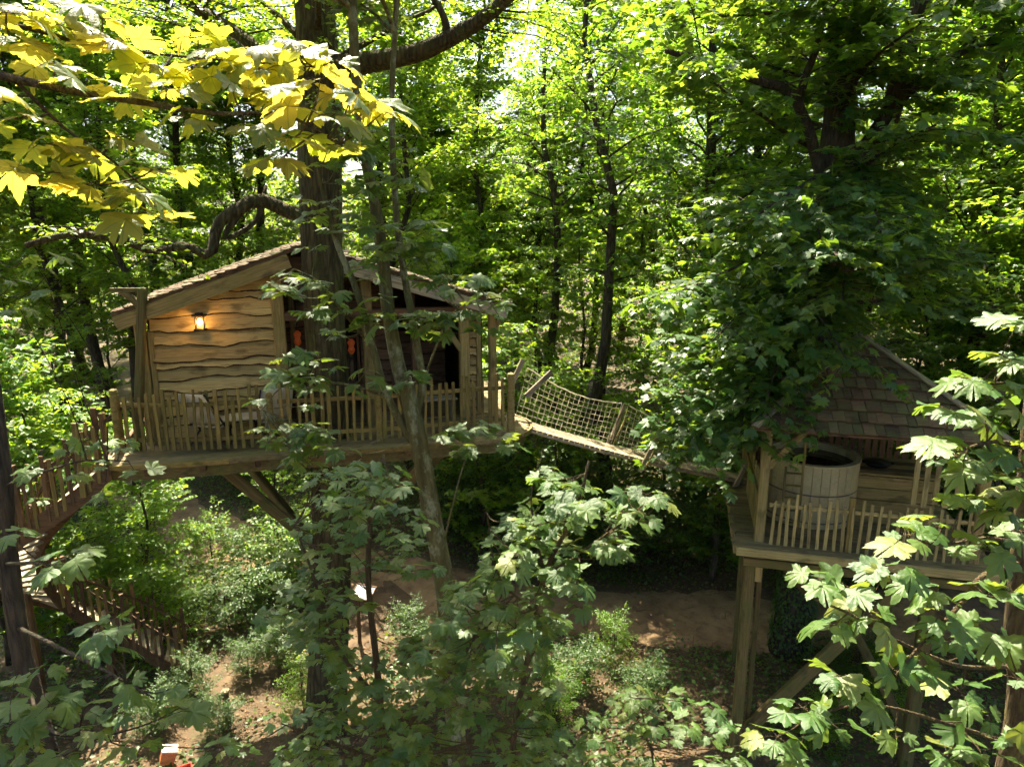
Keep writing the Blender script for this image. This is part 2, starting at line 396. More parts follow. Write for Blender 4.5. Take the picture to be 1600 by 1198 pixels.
class Plant:
    """wood tubes plus a cloud of leaves, all in coordinates relative to the base"""
    def __init__(s, seed):
        s.g = np.random.default_rng(seed); s.wood = MB(); s.P = []; s.D = []; s.N = []; s.S = []
    def leaf(s, P, D, Nn, S):
        s.P.append(np.atleast_2d(P)); s.D.append(np.atleast_2d(D)); s.N.append(np.atleast_2d(Nn)); s.S.append(np.atleast_1d(S))
    def twig(s, p, d, L, size, step, r=None, tilt=.38, wood=True):
        g = s.g; m = max(2, int(L / step)); u = (np.arange(m) + .6) / m
        droop = np.array([0, 0, -1.0]) * (u ** 2)[:, None] * L * .22
        Q = p + u[:, None] * d * L + droop
        side = np.cross(d, [0, 0, 1.0]); side /= np.linalg.norm(side) + 1e-9
        for sg in (-1, 1):
            keep = g.random(m) < .9
            q = Q[keep]; k = len(q)
            if not k: continue
            D = d * .55 + sg * side * g.uniform(.5, 1.1, (k, 1)) + np.array([0, 0, -.28]) + g.normal(0, .22, (k, 3))
            Nn = np.array([0, 0, 1.0]) + g.normal(0, tilt, (k, 3))
            s.leaf(q + unit(D) * size * .35 * g.uniform(.3, 1.2, (k, 1)) + g.normal(0, size * .18, (k, 3)), D, Nn, size * g.uniform(.65, 1.2, k))
        if wood and r: s.wood.tube([p, p + d * L * .5 - [0, 0, L * .055], p + d * L - [0, 0, L * .22]], [r, r * .7, r * .3], 3, cap=False)
    def branch(s, p, d, L, r, size, step=.16, ntw=12, rise=.0, twl=.38, n=6, sides=5, f0=.2, tw_wood=True, tilt=.38, wander=.10):
        g = s.g; d = d / np.linalg.norm(d); pts = [np.array(p, float)]
        for i in range(n):
            pts.append(pts[-1] + d * L / n); d = d + g.normal(0, wander, 3) + np.array([0, 0, rise]); d /= np.linalg.norm(d)
        pts = np.array(pts); s.wood.tube(pts, np.linspace(r, r * .25, n + 1), sides, cap=False)
        for k in range(ntw):
            f = f0 + (1 - f0) * (k + g.random()) / ntw; x = f * n; i = min(int(x), n - 1)
            q = pts[i] + (pts[i + 1] - pts[i]) * (x - i); t = unit(pts[i + 1] - pts[i])
            sd = np.cross(t, [0, 0, 1.0]); sd /= np.linalg.norm(sd) + 1e-9
            w = t * g.uniform(.35, 1.0) + sd * (1 if k % 2 else -1) * g.uniform(.5, 1.1) + np.array([0, 0, g.uniform(-.15, .35)])
            s.twig(q, unit(w), L * twl * (1.15 - .6 * f) * g.uniform(.6, 1.3), size, step, r * .22 if tw_wood else None, tilt=tilt)
        return pts
    def arrays(s): return np.concatenate(s.P), np.concatenate(s.D), np.concatenate(s.N), np.concatenate(s.S)

def tree_kind(seed, h, c0, rad, nb, ntw, size, step, r, lean=.0, shape='oval', fork=False, geo=KITE, mat=None, barkm=None, rise=.03):
    p = Plant(seed); g = p.g
    n = 9; pts = np.zeros((n + 1, 3)); pts[:, 2] = np.linspace(-.15, h * .96, n + 1)
    pts[1:, :2] += np.cumsum(g.normal(0, .012 * h, (n, 2)), axis=0) + lean * np.linspace(0, 1, n)[:, None] * np.array([h * .3, 0])
    p.wood.tube(pts, r * np.linspace(1.15, .12, n + 1) ** .8, 8, seed=seed, rough=.06)
    for k in range(nb):
        t = c0 + (1 - c0) * ((k + g.random()) / nb) ** .9; x = t * n * .98; i = min(int(x), n - 1)
        q = pts[i] + (pts[i + 1] - pts[i]) * (x - i)
        u = (t - c0) / (1 - c0)
        pr = {'oval': math.sin(math.pi * (.12 + .80 * u)) ** .7, 'cone': 1.05 - .85 * u, 'top': .35 + .65 * math.sin(math.pi * min(1, .15 + .75 * u))}[shape]
        az = k * 2.4 + g.uniform(-.4, .4)
        d = np.array([math.cos(az), math.sin(az), g.uniform(.15, 1.1) + .6 * u])
        p.branch(q, d, rad * pr * g.uniform(.55, 1.35), r * .22 * (1.1 - .75 * u), size, step, ntw, rise=-rise * g.uniform(0, 2.5), wander=.2)
    P, D, Nn, S = p.arrays()
    return p.wood.mesh('trunk', smooth=True), leaf_mesh('crown', P, D, Nn, S, geo, mat, seed=seed), barkm

# ================================================================== SETTING: ground, paths
def gz(x, y):
    x = np.asarray(x, float); y = np.asarray(y, float)
    d = np.clip((np.hypot(x, y - 14) - 9) / 20, 0, 1)
    bank = 1.5 / (1 + np.exp(-(y - 20.5 - .25 * x - .5 * np.sin(x * .4)) * .9)) * 1 / (1 + np.exp(-(x + 4.0) * 1.2))
    return .10 * np.sin(x * .55 + 1) * np.cos(y * .47) + .05 * np.sin(x * 1.7 + y * 1.3) + d * (.9 * np.sin(x * .11 + .4) * np.sin(y * .09 + 1)) + bank
def grid_sheet(name, xs, ys, mat, dz=0.0):
    X, Y = np.meshgrid(xs, ys, indexing='ij'); Z = gz(X, Y) + dz
    V = np.stack([X, Y, Z], -1).reshape(-1, 3); n, m = len(xs), len(ys)
    F = [(i * m + j, (i + 1) * m + j, (i + 1) * m + j + 1, i * m + j + 1) for i in range(n - 1) for j in range(m - 1)]
    me = bpy.data.meshes.new(name); me.from_pydata(V.tolist(), [], F); me.update(); me.shade_smooth()
    return meshobj(name, me, mat)
fine = lambda a, b, s: list(np.arange(a, b, s))
g_ = grid_sheet('ground', [-240, -120, -70, -45, -32] + fine(-26, 26, .5) + [26, 32, 45, 70, 120, 240], [-60, -25, -10] + fine(0, 36, .5) + [36, 42, 55, 80, 130, 320], M_GROUND)
tag(g_, 'brown woodland floor of bare soil and leaf litter', 'ground', kind='structure')
PATHS = [([(-17, 27.5), (-12.2, 23.2), (-9, 20.6), (-5, 18.4), (-1, 17.0), (3, 16.5), (8, 16.2), (14, 16.8), (22, 19)], 1.35),
         ([(-8.2, 12.2), (-6.9, 13.3), (-5.6, 14.6), (-4.0, 16.4), (-3.0, 17.4)], 1.05)]
def path_sheet(name, pts, hw, label, dz):
    L = polyline([(x, y, 0) for x, y in pts], 90); T = unit(np.gradient(L, axis=0)); S = np.stack([-T[:, 1], T[:, 0], 0 * T[:, 0]], 1)
    V = []; k = 9
    for i in range(len(L)):
        for j in range(k):
            f = (j / (k - 1) * 2 - 1); wob = 1 + .14 * math.sin(i * .45) + .09 * math.sin(i * 1.3 + 2) + .06 * math.sin(i * 2.9)
            q = L[i] + S[i] * f * hw * wob; V.append((q[0], q[1], float(gz(q[0], q[1])) + dz - .045 * abs(f) ** 6))
    F = [(i * k + j, (i + 1) * k + j, (i + 1) * k + j + 1, i * k + j + 1) for i in range(len(L) - 1) for j in range(k - 1)]
    me = bpy.data.meshes.new(name); me.from_pydata(V, [], [f[::-1] for f in F]); me.update(); me.shade_smooth()
    return tag(meshobj(name, me, M_PATH if hw > 1.2 else M_TRACK), label, 'path', kind='structure')
path_sheet('path', *PATHS[0], 'wide trodden earth path crossing the wood behind both platforms', .03)
path_sheet('path', *PATHS[1], 'narrow bare earth track leading from the stair foot to the wide path', .036)
def path_dist(x, y):
    d = np.full(np.shape(x), 1e9)
    for pts, hw in PATHS:
        L = polyline([(a, b, 0) for a, b in pts], 80)[:, :2]
        for q in L: d = np.minimum(d, np.hypot(x - q[0], y - q[1]) - hw)
    return d

# ================================================================== TREE HOUSE
HA = R(18); HO = Vector((-6.38, 11.6, 6.35)); HU = Vector((math.cos(HA), math.sin(HA), 0)); HV = Vector((-HU.y, HU.x, 0)); UP = Vector((0, 0, 1))
def H(a, b, c): return HO + HU * a + HV * b + UP * c
DECK_Z = 6.35
house = thing('tree_house', 'wooden tree house clad in waney boards, built round the oak trunk', 'tree house', H(3.1, 1.5, 0))
def wall_M(a, b, c, du=HU): return frame_M(H(a, b, c), du, UP)
def board_wall(parent, a0, a1, b, c0, top, mat, seed, hgt=.2, name='board'):
    """courses of waney boards on the plane b, each cut to the sloping roof line top(a)"""
    c = c0; k = 0
    while c < max(top(a0), top(a1), top((a0 + a1) / 2)) - .05:
        lo, hi = a0, a1; hk = hgt * (.68 + .72 * random.Random(seed * 13 + k).random())
        xs = [a0 + (a1 - a0) * i / 40 for i in range(41) if top(a0 + (a1 - a0) * i / 40) > c + hgt * .7]
        if xs:
            lo, hi = xs[0], xs[-1]
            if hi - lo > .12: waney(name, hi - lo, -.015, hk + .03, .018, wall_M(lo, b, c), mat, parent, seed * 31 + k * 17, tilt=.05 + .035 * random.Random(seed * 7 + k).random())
        c += hk; k += 1
LE, AP, RE = (-.30, 2.32), (2.76, 3.41), (6.52, 2.26)      # eave, apex, eave in (a, c) on the roof's front edge
def roof_c(a):
    if a < AP[0]: return LE[1] + (AP[1] - LE[1]) * (a - LE[0]) / (AP[0] - LE[0])
    return RE[1] + (AP[1] - RE[1]) * (RE[0] - a) / (RE[0] - AP[0])
under = lambda a: roof_c(a) - .10
DEPTH = 3.6
# interior floor, back and side walls
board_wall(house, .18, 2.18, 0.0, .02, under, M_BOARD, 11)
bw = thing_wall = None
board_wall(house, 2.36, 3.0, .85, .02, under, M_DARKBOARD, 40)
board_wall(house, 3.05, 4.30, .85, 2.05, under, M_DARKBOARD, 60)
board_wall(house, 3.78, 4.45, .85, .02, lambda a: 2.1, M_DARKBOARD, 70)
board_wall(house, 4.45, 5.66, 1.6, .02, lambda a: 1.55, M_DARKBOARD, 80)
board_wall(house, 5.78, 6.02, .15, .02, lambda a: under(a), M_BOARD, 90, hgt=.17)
for (a0, a1, c0, c1) in ((.1, 6.3, .0, 2.2),):
    mb = MB(); Mw = Matrix.Identity(4)
    V = [H(a, DEPTH, c) for a, c in ((a0, 0), (a1, 0), (a1, under(a1)), (AP[0], under(AP[0])), (a0, under(a0)))]
    V2 = [v + HV * .05 for v in V]
    mb.add([tuple(v) for v in V + V2], [(0, 1, 2, 3, 4), (9, 8, 7, 6, 5)] + [(i, i + 5, (i + 1) % 5 + 5, (i + 1) % 5) for i in range(5)])
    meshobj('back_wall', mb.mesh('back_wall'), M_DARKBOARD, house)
for a in (.12, 6.06):
    mb = MB(); V = [H(a, b, c) for b, c in ((.1, 0), (DEPTH, 0), (DEPTH, under(a)), (.1, under(a)))]; V2 = [v + HU * .05 for v in V]
    mb.add([tuple(v) for v in V + V2], [(0, 1, 2, 3), (7, 6, 5, 4)] + [(i, i + 4, (i + 1) % 4 + 4, (i + 1) % 4) for i in range(4)])
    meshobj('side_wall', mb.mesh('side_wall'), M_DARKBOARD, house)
# posts and frame
def hpost(a, b, w, t, c0=0, c1=None, mat=M_POST, name='post', **k):
    return timber(name, H(a, b, c0), H(a, b, under(a) if c1 is None else c1), w, t, mat, house, up=HV, segs=4, wob=.006, **k)
hpost(.02, -.04, .17, .15); hpost(.17, -.03, .10, .10, c1=2.0); hpost(2.27, -.03, .22, .12, label='broad pale slab post beside the trunk')
hpost(2.50, .80, .10, .10); hpost(3.84, -.02, .20, .14); hpost(4.42, .80, .12, .10, mat=M_DARKBOARD); hpost(4.78, .45, .10, .10, mat=M_REDWOOD)
hpost(5.70, -.03, .20, .16); hpost(6.03, .10, .10, .10); hpost(6.26, -.10, .14, .14)
timber('tie_beam', H(2.3, -.02, 2.16), H(6.4, -.02, 2.16), .14, .16, M_DARKBOARD, house)
timber('knee_brace', H(5.64, -.05, 1.38), H(5.16, -.05, 2.08), .11, .10, M_POST, house, up=HV)
timber('knee_brace', H(6.22, -.10, 1.5), H(6.44, -.10, 2.05), .09, .09, M_POST, house, up=HV)
timber('window_sill', H(4.46, 1.57, 1.56), H(5.66, 1.57, 1.56), .10, .05, M_REDWOOD, house)
# door leaf and dark window in the recess
dl = timber('door', H(2.66, .84, 1.0), H(3.02, .84, 1.0), 1.9, .05, M_DARKBOARD, house, up=HV)
mb = MB(); mb.tube([H(2.95, .76, .98), H(2.95, .74, 1.12)], .014, 6); meshobj('handle', mb.mesh('handle'), plain('dark_iron', (.03, .03, .03), .4, .8), dl)
M_GLASS = newmat('dark_window_glass')[0]; _p = M_GLASS.node_tree.nodes['Principled BSDF']; _p.inputs['Base Color'].default_value = (.012, .014, .014, 1); _p.inputs['Roughness'].default_value = .08
w = timber('window', H(3.12, .80, 1.15), H(3.72, .80, 1.15), .95, .03, M_GLASS, house, up=HV)
for a in (3.12, 3.72): timber('frame', H(a, .78, .66), H(a, .78, 1.64), .05, .05, M_DARKBOARD, w, up=HV)
for c in (.68, 1.62): timber('frame', H(3.12, .78, c), H(3.72, .78, c), .05, .05, M_DARKBOARD, w)
# barge boards, rafters, roof
FR = -.42
def roof_slab(a0, a1, name):
    V = []
    for b in (FR, DEPTH + .3):
        for a in (a0, a1):
            for dc in (-.03, .02): V.append(tuple(H(a, b, roof_c(a) + dc)))
    mb = MB(); mb.add(V, [(0, 1, 3, 2), (4, 6, 7, 5), (0, 4, 5, 1), (2, 3, 7, 6), (0, 2, 6, 4), (1, 5, 7, 3)])
    return meshobj(name, mb.mesh(name), M_DARKBOARD, house)
for a0, a1 in ((LE[0], AP[0]), (AP[0], RE[0])):
    rs = roof_slab(a0, a1, 'roof')
    sh = MB(); rg = random.Random(int(a0 * 10)); nc = 17
    for k in range(nc):
        f = (k + .0) / nc; lo = a0 if a0 == LE[0] else a1; hi = AP[0]
        aa = lo + (hi - lo) * f; ab = lo + (hi - lo) * (f + 1.25 / nc)
        b = FR - .04
        while b < DEPTH + .3:
            w_ = rg.uniform(.12, .24); l0 = roof_c(aa) + .055 + rg.uniform(-.008, .02); l1 = roof_c(min(ab, AP[0]) if lo < hi else max(ab, AP[0])) + .03
            sg = 1 if hi > lo else -1; j = rg.uniform(-.03, .03)
            q = [H(aa + j, b, l0), H(ab, b, l1), H(ab, b + w_ - .012, l1), H(aa + j, b + w_ - .012, l0)]
            q2 = [v - UP * .022 for v in q]
            sh.add([tuple(v) for v in q + q2], [(0, 3, 2, 1) if sg > 0 else (0, 1, 2, 3), (4, 5, 6, 7), (0, 4, 7, 3), (0, 1, 5, 4), (3, 7, 6, 2), (1, 2, 6, 5)])
            b += w_
    meshobj('shingles', sh.mesh('shingles'), M_SHINGLE, rs, kind='stuff')
def barge(a0, a1, w, mat, nm='barge_board'):
    d = .16
    return timber(nm, H(a0, FR - .03, roof_c(a0) - d), H(a1, FR - .03, roof_c(a1) - d), w, .05, mat, house, up=HV, segs=6, wob=.008)
barge(LE[0] + .05, 2.52, .24, M_POST); barge(3.30, RE[0] - .05, .22, M_BRIDGE)
for a in (-.2, .6, 1.3, 1.95, 2.9, 3.6, 4.3, 5.1, 5.9, 6.4):
    timber('purlin', H(a, FR + .05, roof_c(a) - .09), H(a, DEPTH, roof_c(a) - .09), .07, .10, M_DARKBOARD, house)
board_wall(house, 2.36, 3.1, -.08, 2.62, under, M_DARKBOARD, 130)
fl = timber('floor', H(.1, DEPTH / 2, .02), H(6.2, DEPTH / 2, .02), DEPTH - .1, .03, M_DECK, house)
# lit lantern on the board wall
lan = thing('wall_lantern', 'small lit lantern with a warm bulb on the board wall under the eave', 'lantern', H(.98, -.16, 2.12))
M_IRON = plain('black_iron', (.02, .018, .016), .5, .6)
lm = MB()
for sx in (-1, 1):
    for sy in (-1, 1): lm.box(H(.98 + sx * .065, -.14 + sy * .055, 2.12), (.014, .014, .24))
lm.box(H(.98, -.14, 2.00), (.17, .15, .03)); lm.box(H(.98, -.14, 2.245), (.19, .17, .03)); lm.box(H(.98, -.14, 2.275), (.10, .09, .03))
meshobj('cage', lm.mesh('cage'), M_IRON, lan)
lm = MB(); lm.box(H(.98, -.045, 2.14), (.05, .12, .06)); meshobj('bracket', lm.mesh('bracket'), M_IRON, lan)
gm, gt, gp = newmat('lamp_glass'); gp.inputs['Base Color'].default_value = (1, .9, .7, 1); gp.inputs['Emission Color'].default_value = (1, .55, .2, 1); gp.inputs['Emission Strength'].default_value = 14
me = bpy.data.meshes.new('bulb'); import bmesh
bm = bmesh.new(); bmesh.ops.create_uvsphere(bm, u_segments=12, v_segments=8, radius=.042); bmesh.ops.scale(bm, vec=(1, 1, 1.4), verts=bm.verts); bm.to_mesh(me); bm.free(); me.shade_smooth()
meshobj('bulb', me, gm, lan, Matrix.Translation(H(.98, -.14, 2.13)))
pl = bpy.data.lights.new('lantern_light', 'POINT'); pl.energy = 1.5; pl.color = (1, .5, .16); pl.shadow_soft_size = .05
po = bpy.data.objects.new('lantern_light', pl); link(po, lan, Matrix.Translation(H(.98, -.30, 2.13)))
# glowing orange lamps seen through the doorway
M_ORANGE = plain('orange_lamp_glass', (.34, .085, .016), .6, var=.5, scale=14, emit=((1, .16, .02), .015))
for (a, b, c, lab) in ((2.58, .55, 1.72, 'orange pendant lamp hanging in the doorway just left of the trunk'), (3.58, .62, 1.50, 'orange pendant lamp hanging in the doorway just right of the trunk')):
    t_ = thing('pendant_lamp', lab, 'lamp', H(a, b, c), group='orange pendant lamps')
    mb = MB(); z = np.linspace(-.20, .10, 9); rr = [.02, .055, .07, .06, .045, .06, .075, .055, .02]
    mb.tube([H(a, b, c + q) for q in z], rr, 12); meshobj('lamp_shade', mb.mesh('lamp_shade', smooth=True), M_ORANGE, t_)
    mb = MB(); mb.tube([H(a, b, c + .1), H(a, b, under(a) - .02)], .006, 5); meshobj('cord', mb.mesh('cord'), M_IRON, t_)

# ------------------------------------------------------------------ deck platform
edge = [(-6.72, 10.50), (-6.2, 10.42), (-4.94, 10.66), (-4.0, 10.95), (-3.06, 11.12), (-2.01, 11.38), (-1.2, 11.62), (-.45, 11.80), (.02, 12.02), (.30, 12.45), (.34, 12.9), (.16, 13.3), (-.2, 13.6)]
EDGE = polyline([(x, y, 0) for x, y in edge], 70)
deck = thing('deck_platform', 'curved weathered plank deck round the tree house, carried on joists and braces', 'deck', (-3.2, 12.4, DECK_Z))
def edge_y(x):
    i = int(np.argmin(np.abs(EDGE[:48, 0] - x))); return EDGE[i, 1]
# planks run along the facade direction, each cut where the curved edge lies
rg = random.Random(5); nb_ = 0
for k in range(34):
    b = -1.75 + k * .146
    # find extents along a
    aa = np.linspace(-1.0, 7.6, 173); ok = []
    for a in aa:
        p = H(a, b, 0)
        inside = p.x > -6.70 and p.y < 17 and ((p.x < -.0 and p.y > np.interp(p.x, EDGE[:46, 0], EDGE[:46, 1]) + .02) or (p.x >= -.0 and (p.x - .0) ** 2 / .34 ** 2 + (p.y - 12.82) ** 2 / .78 ** 2 < 1)) and not (p.y > 13.6 and p.x > -.2)
        # hole round the trunk
        if (p.x + 3.32) ** 2 + (p.y - 12.15) ** 2 < .40 ** 2: inside = False
        ok.append(inside)
    runs = []; st = None
    for i, v in enumerate(ok + [False]):
        if v and st is None: st = i
        if not v and st is not None: runs.append((aa[st], aa[i - 1])); st = None
    for a0, a1 in runs:
        if a1 - a0 < .15: continue
        cut = rg.uniform(.3, .7) * (a1 - a0) + a0 if a1 - a0 > 3 else None
        for s0, s1 in (((a0, cut - .005), (cut + .005, a1)) if cut else ((a0, a1),)):
            timber('plank', H(s0, b, -.02 + rg.uniform(-.003, .003)), H(s1, b, -.02 + rg.uniform(-.003, .003)), .136, .035, M_DECK, deck, var=nb_ % 5)
            nb_ += 1
# curved rim boards in lengths, just below the deck edge
def rim(pts, z0, z1, out, mat, name):
    P = np.array(pts); T = unit(np.gradient(P, axis=0)); S = np.stack([T[:, 1], -T[:, 0], 0 * T[:, 0]], 1)
    V = []; n = len(P)
    for i in range(n):
        for o_, z in ((out, z0), (out, z1), (out - .045, z1), (out - .045, z0)):
            q = P[i] + S[i] * o_; V.append((q[0], q[1], z))
    F = []
    for i in range(n - 1):
        for j in range(4): F.append((i * 4 + j, (i + 1) * 4 + j, (i + 1) * 4 + (j + 1) % 4, i * 4 + (j + 1) % 4))
    F += [(0, 1, 2, 3), (n * 4 - 1, n * 4 - 2, n * 4 - 3, n * 4 - 4)]
    mb = MB(); mb.add(V, [f[::-1] for f in F]); o = meshobj(name, mb.mesh(name), mat, deck); return o
cuts = [0, 13, 25, 36, 47, 58, 69]
for i in range(len(cuts) - 1):
    rim(EDGE[cuts[i]:cuts[i + 1] + 1], DECK_Z - .075 + .006 * (i % 2), DECK_Z + .004 + .005 * (i % 2), .05 + .012 * (i % 2), M_DECK if i % 2 else M_PICKET, 'rim_board')
rim(EDGE[2:68], DECK_Z - .30, DECK_Z - .10, -.10, M_GREENPOST, 'fascia')
for x in np.linspace(-6.7, -.2, 9):
    y = edge_y(x); timber('joist', (x, y - .01, DECK_Z - .14), (x - .9, min(y + 3.2, 15.0), DECK_Z - .14), .09, .13, M_REDWOOD, deck)
for y0, x0, x1 in ((12.2, -6.8, -3.8), (12.2, -2.9, -.2), (14.2, -7.0, -.6)):
    timber('bearer', (x0, y0 - .3, DECK_Z - .32), (x1, y0 + .4, DECK_Z - .32), .14, .2, M_GREENPOST, deck)
OAK = Vector((-3.32, 12.15, 0))
for p0, s in ((at(345, 728, 11.3), .2), ((-5.9, 13.4, DECK_Z - .4), .16), ((-1.5, 12.2, DECK_Z - .4), .2), ((-1.0, 13.6, DECK_Z - .4), .16)):
    timber('brace', p0, (OAK.x + .28 * (1 if p0[0] > OAK.x else -1) - .2, OAK.y + .05, 4.1), s, s, M_GREENPOST, deck, segs=3)
# ------------------------------------------------------------------ picket railings
def picket_run(parent, pts, hgt, gap, w, mat, rg, base=.06, rails=(.22, .78), post_every=None, lean=.03, tall=None, rail_w=.07, rmat=None):
    P = np.array([tuple(p) for p in pts], float); seg = np.linalg.norm(np.diff(P, axis=0), axis=1); cum = np.concatenate([[0], np.cumsum(seg)]); L = cum[-1]
    pos = lambda s: np.array([np.interp(s, cum, P[:, k]) for k in range(3)])
    s = gap * .5; k = 0
    while s < L:
        q = Vector(pos(s)); t = Vector(pos(min(L, s + .05)) - pos(max(0, s - .05))); t.z = 0; t.normalize(); nrm = Vector((t.y, -t.x, 0))
        h = hgt * rg.uniform(.88, 1.08) * (tall(s / L) if tall else 1)
        tip = q + UP * h + t * rg.uniform(-lean, lean) + nrm * rg.uniform(-lean * .5, lean * .5)
        ww = w * rg.uniform(.8, 1.2)
        timber('picket', q + UP * base + nrm * .035, tip + nrm * .035, round(ww, 3), .026, mat, parent, up=nrm, var=rg.randrange(8), wob=.006, taper=rg.choice((0, 0, .25)), segs=4)
        s += gap * rg.uniform(.85, 1.15); k += 1
    for i in range(len(P) - 1):
        for r in rails:
            timber('rail', Vector(P[i]) + UP * (hgt * r), Vector(P[i + 1]) + UP * (hgt * r), rail_w, .04, rmat or mat, parent, up=(P[i + 1][1] - P[i][1], P[i][0] - P[i + 1][0], 0))
def newel(parent, p, h, w=.12, mat=M_POST, round_top=True, base=-.1):
    mb = MB(); z = [base, h - .12, h - .1, h - .07, h - .02, h]; r = [w * .55, w * .55, w * .46, w * .58, w * .5, w * .15]
    mb.tube([Vector((0, 0, q)) for q in z], r, 10); me = mb.mesh('post', smooth=False)
    return meshobj('post', me, mat, parent, Matrix.Translation(Vector(p)))
rg = random.Random(21)
f1 = thing('picket_railing', 'rough picket railing along the deck edge in front of the board wall', 'railing', (-5.4, 11.1, DECK_Z), group='picket railings on the tree house deck')
picket_run(f1, [(-6.5, 11.0, DECK_Z), (-5.4, 11.02, DECK_Z), (-4.25, 11.22, DECK_Z)], 1.08, .125, .062, M_PICKET, rg)
newel(f1, (-6.6, 11.0, DECK_Z), 1.12, .12, M_PICKET); newel(f1, (-4.12, 11.25, DECK_Z), 1.0, .1, M_PICKET)
f2 = thing('picket_railing', 'picket railing in front of the oak trunk and doorway', 'railing', (-3.0, 11.7, DECK_Z), group='picket railings on the tree house deck')
picket_run(f2, [(-4.0, 11.30, DECK_Z), (-3.0, 11.52, DECK_Z), (-1.85, 11.78, DECK_Z)], 1.06, .13, .062, M_PICKET, rg)
newel(f2, (-2.35, 11.66, DECK_Z), 1.0, .1, M_PICKET)
f3 = thing('picket_railing', 'picket railing at the porch end beside the rope bridge', 'railing', (-.8, 12.1, DECK_Z), group='picket railings on the tree house deck')
picket_run(f3, [(-1.75, 11.82, DECK_Z), (-.9, 12.1, DECK_Z), (-.12, 12.32, DECK_Z)], 1.08, .135, .06, M_PICKET, rg)
newel(f3, (-.02, 12.34, DECK_Z), 1.12, .13, M_POST)
# hoist post with short cross-arm beside the eave
hp = thing('hoist_post', 'dark upright post with a short cross-arm and curved bracket at the eave', 'post', (-6.42, 11.25, DECK_Z))
PT = at(222, 455, 11.2); PB = Vector((-6.42, 11.2, DECK_Z))
timber('post', PB, (PT.x, 11.2, PT.z), .13, .12, M_GREENPOST, hp, up=(0, 1, 0), segs=3, wob=.004)
timber('arm', (PT.x - .50, 11.2, PT.z + .02), (PT.x + .08, 11.2, PT.z + .02), .09, .07, M_GREENPOST, hp)
mb = MB(); mb.tube(polyline([(PT.x - .36, 11.2, PT.z), (PT.x - .22, 11.2, PT.z - .08), (PT.x - .08, 11.2, PT.z - .25), (PT.x - .01, 11.2, PT.z - .46)], 8), [.05, .055, .06, .06, .06, .055, .05, .04], 8)
meshobj('bracket', mb.mesh('bracket', smooth=True), M_GREENPOST, hp)

# ------------------------------------------------------------------ deck furniture
M_CREAM = plain('cream_canvas', (.62, .55, .38), .85, var=.12, scale=18)
M_SLATE = plain('dark_metal_leg', (.03, .03, .032), .5, .4)
def deck_chair(loc, rz, label):
    t = thing('deck_chair', label, 'chair', loc, rz=rz, group='cream chairs on the deck')
    W = WORLD[t.name]
    def sheet(nm, a, b, wd_, mat):
        a, b = Vector(a), Vector(b); mb = MB(); n = 6
        V = []
        for i in range(n + 1):
            f = i / n; sag = -.05 * math.sin(math.pi * f)
            q = a.lerp(b, f)
            for x in (-wd_, wd_): V += [(x, q.y, q.z + sag), (x, q.y, q.z + sag + .022)]
        F = []
        for i in range(n):
            k = i * 4; m = k + 4; F += [(k, m, m + 2, k + 2), (k + 1, k + 3, m + 3, m + 1), (k, k + 1, m + 1, m), (k + 2, m + 2, m + 3, k + 3)]
        F += [(0, 2, 3, 1), (n * 4, n * 4 + 1, n * 4 + 3, n * 4 + 2)]
        mb.add(V, F); return meshobj(nm, mb.mesh(nm, smooth=True), mat, t, W)
    sheet('backrest', (0, .16, .38), (0, .50, 1.0), .27, M_CREAM); sheet('seat', (0, -.30, .42), (0, .18, .36), .27, M_CREAM)
    for x in (-.28, .28):
        for p0, p1 in (((x, -.32, .43), (x, .30, .0)), ((x, .52, 1.03), (x, -.22, .0))):
            mb = MB(); mb.tube([p0, p1], .017, 6); meshobj('leg', mb.mesh('leg'), M_SLATE, t, W)
        mb = MB(); mb.tube([(x, -.34, .45), (x, .22, .40)], .016, 6); meshobj('arm', mb.mesh('arm'), M_SLATE, t, W)
    return t
deck_chair(H(1.05, -.42, 0), HA + R(150), 'cream canvas chair leaning against the board wall behind the railing')
deck_chair(H(2.05, -.38, 0), HA + R(195), 'cream canvas chair standing by the slab post behind the railing')
tb = thing('deck_table', 'low pale table between the two cream chairs on the deck', 'table', H(1.58, -.45, 0))
timber('table_top', H(1.25, -.45, .47), H(1.92, -.45, .47), .46, .03, M_CREAM, tb)
for a in (1.32, 1.85):
    for b in (-.62, -.28): mb = MB(); mb.tube([H(a, b, 0), H(a, b, .45)], .018, 6); meshobj('leg', mb.mesh('leg'), M_SLATE, tb)
bn = thing('deck_bench', 'pale slatted bench on the deck at the porch end', 'bench', H(5.0, -.1, 0))
for k in range(4): timber('slat', H(4.6, -.25 + k * .1, .45), H(5.5, -.25 + k * .1, .45), .08, .03, M_BRIDGE, bn)
for a in (4.68, 5.42):
    for b in (-.22, .02): timber('leg', H(a, b, 0), H(a, b, .435), .06, .06, M_BRIDGE, bn)

# ================================================================== CURVED STAIRS
ST = polyline([(-6.55, 10.85, 6.36), (-7.5, 10.62, 5.55), (-8.5, 10.80, 4.75), (-9.25, 11.45, 3.95), (-9.5, 12.25, 3.1), (-9.2, 13.0, 2.25), (-8.45, 13.65, 1.25), (-7.45, 14.1, .18)], 140)
stair = thing('curved_stairs', 'rust brown curved wooden staircase winding down from the deck to the ground', 'stairs', (-8.4, 12.4, 0))
Tt = np.gradient(ST, axis=0); Tt[:, 2] = 0; Tt = unit(Tt); Sd = np.stack([Tt[:, 1], -Tt[:, 0], 0 * Tt[:, 0]], 1)     # right of travel (inside of the turn = right)
WID = .46
nst = 31
for k in range(nst):
    i = int((k + .5) / nst * 139); c = Vector(ST[i]); s = Vector(Sd[i])
    timber('tread', c - s * (WID - .02), c + s * (WID - .02), .25, .04, M_BRIDGE, stair, var=k % 4)
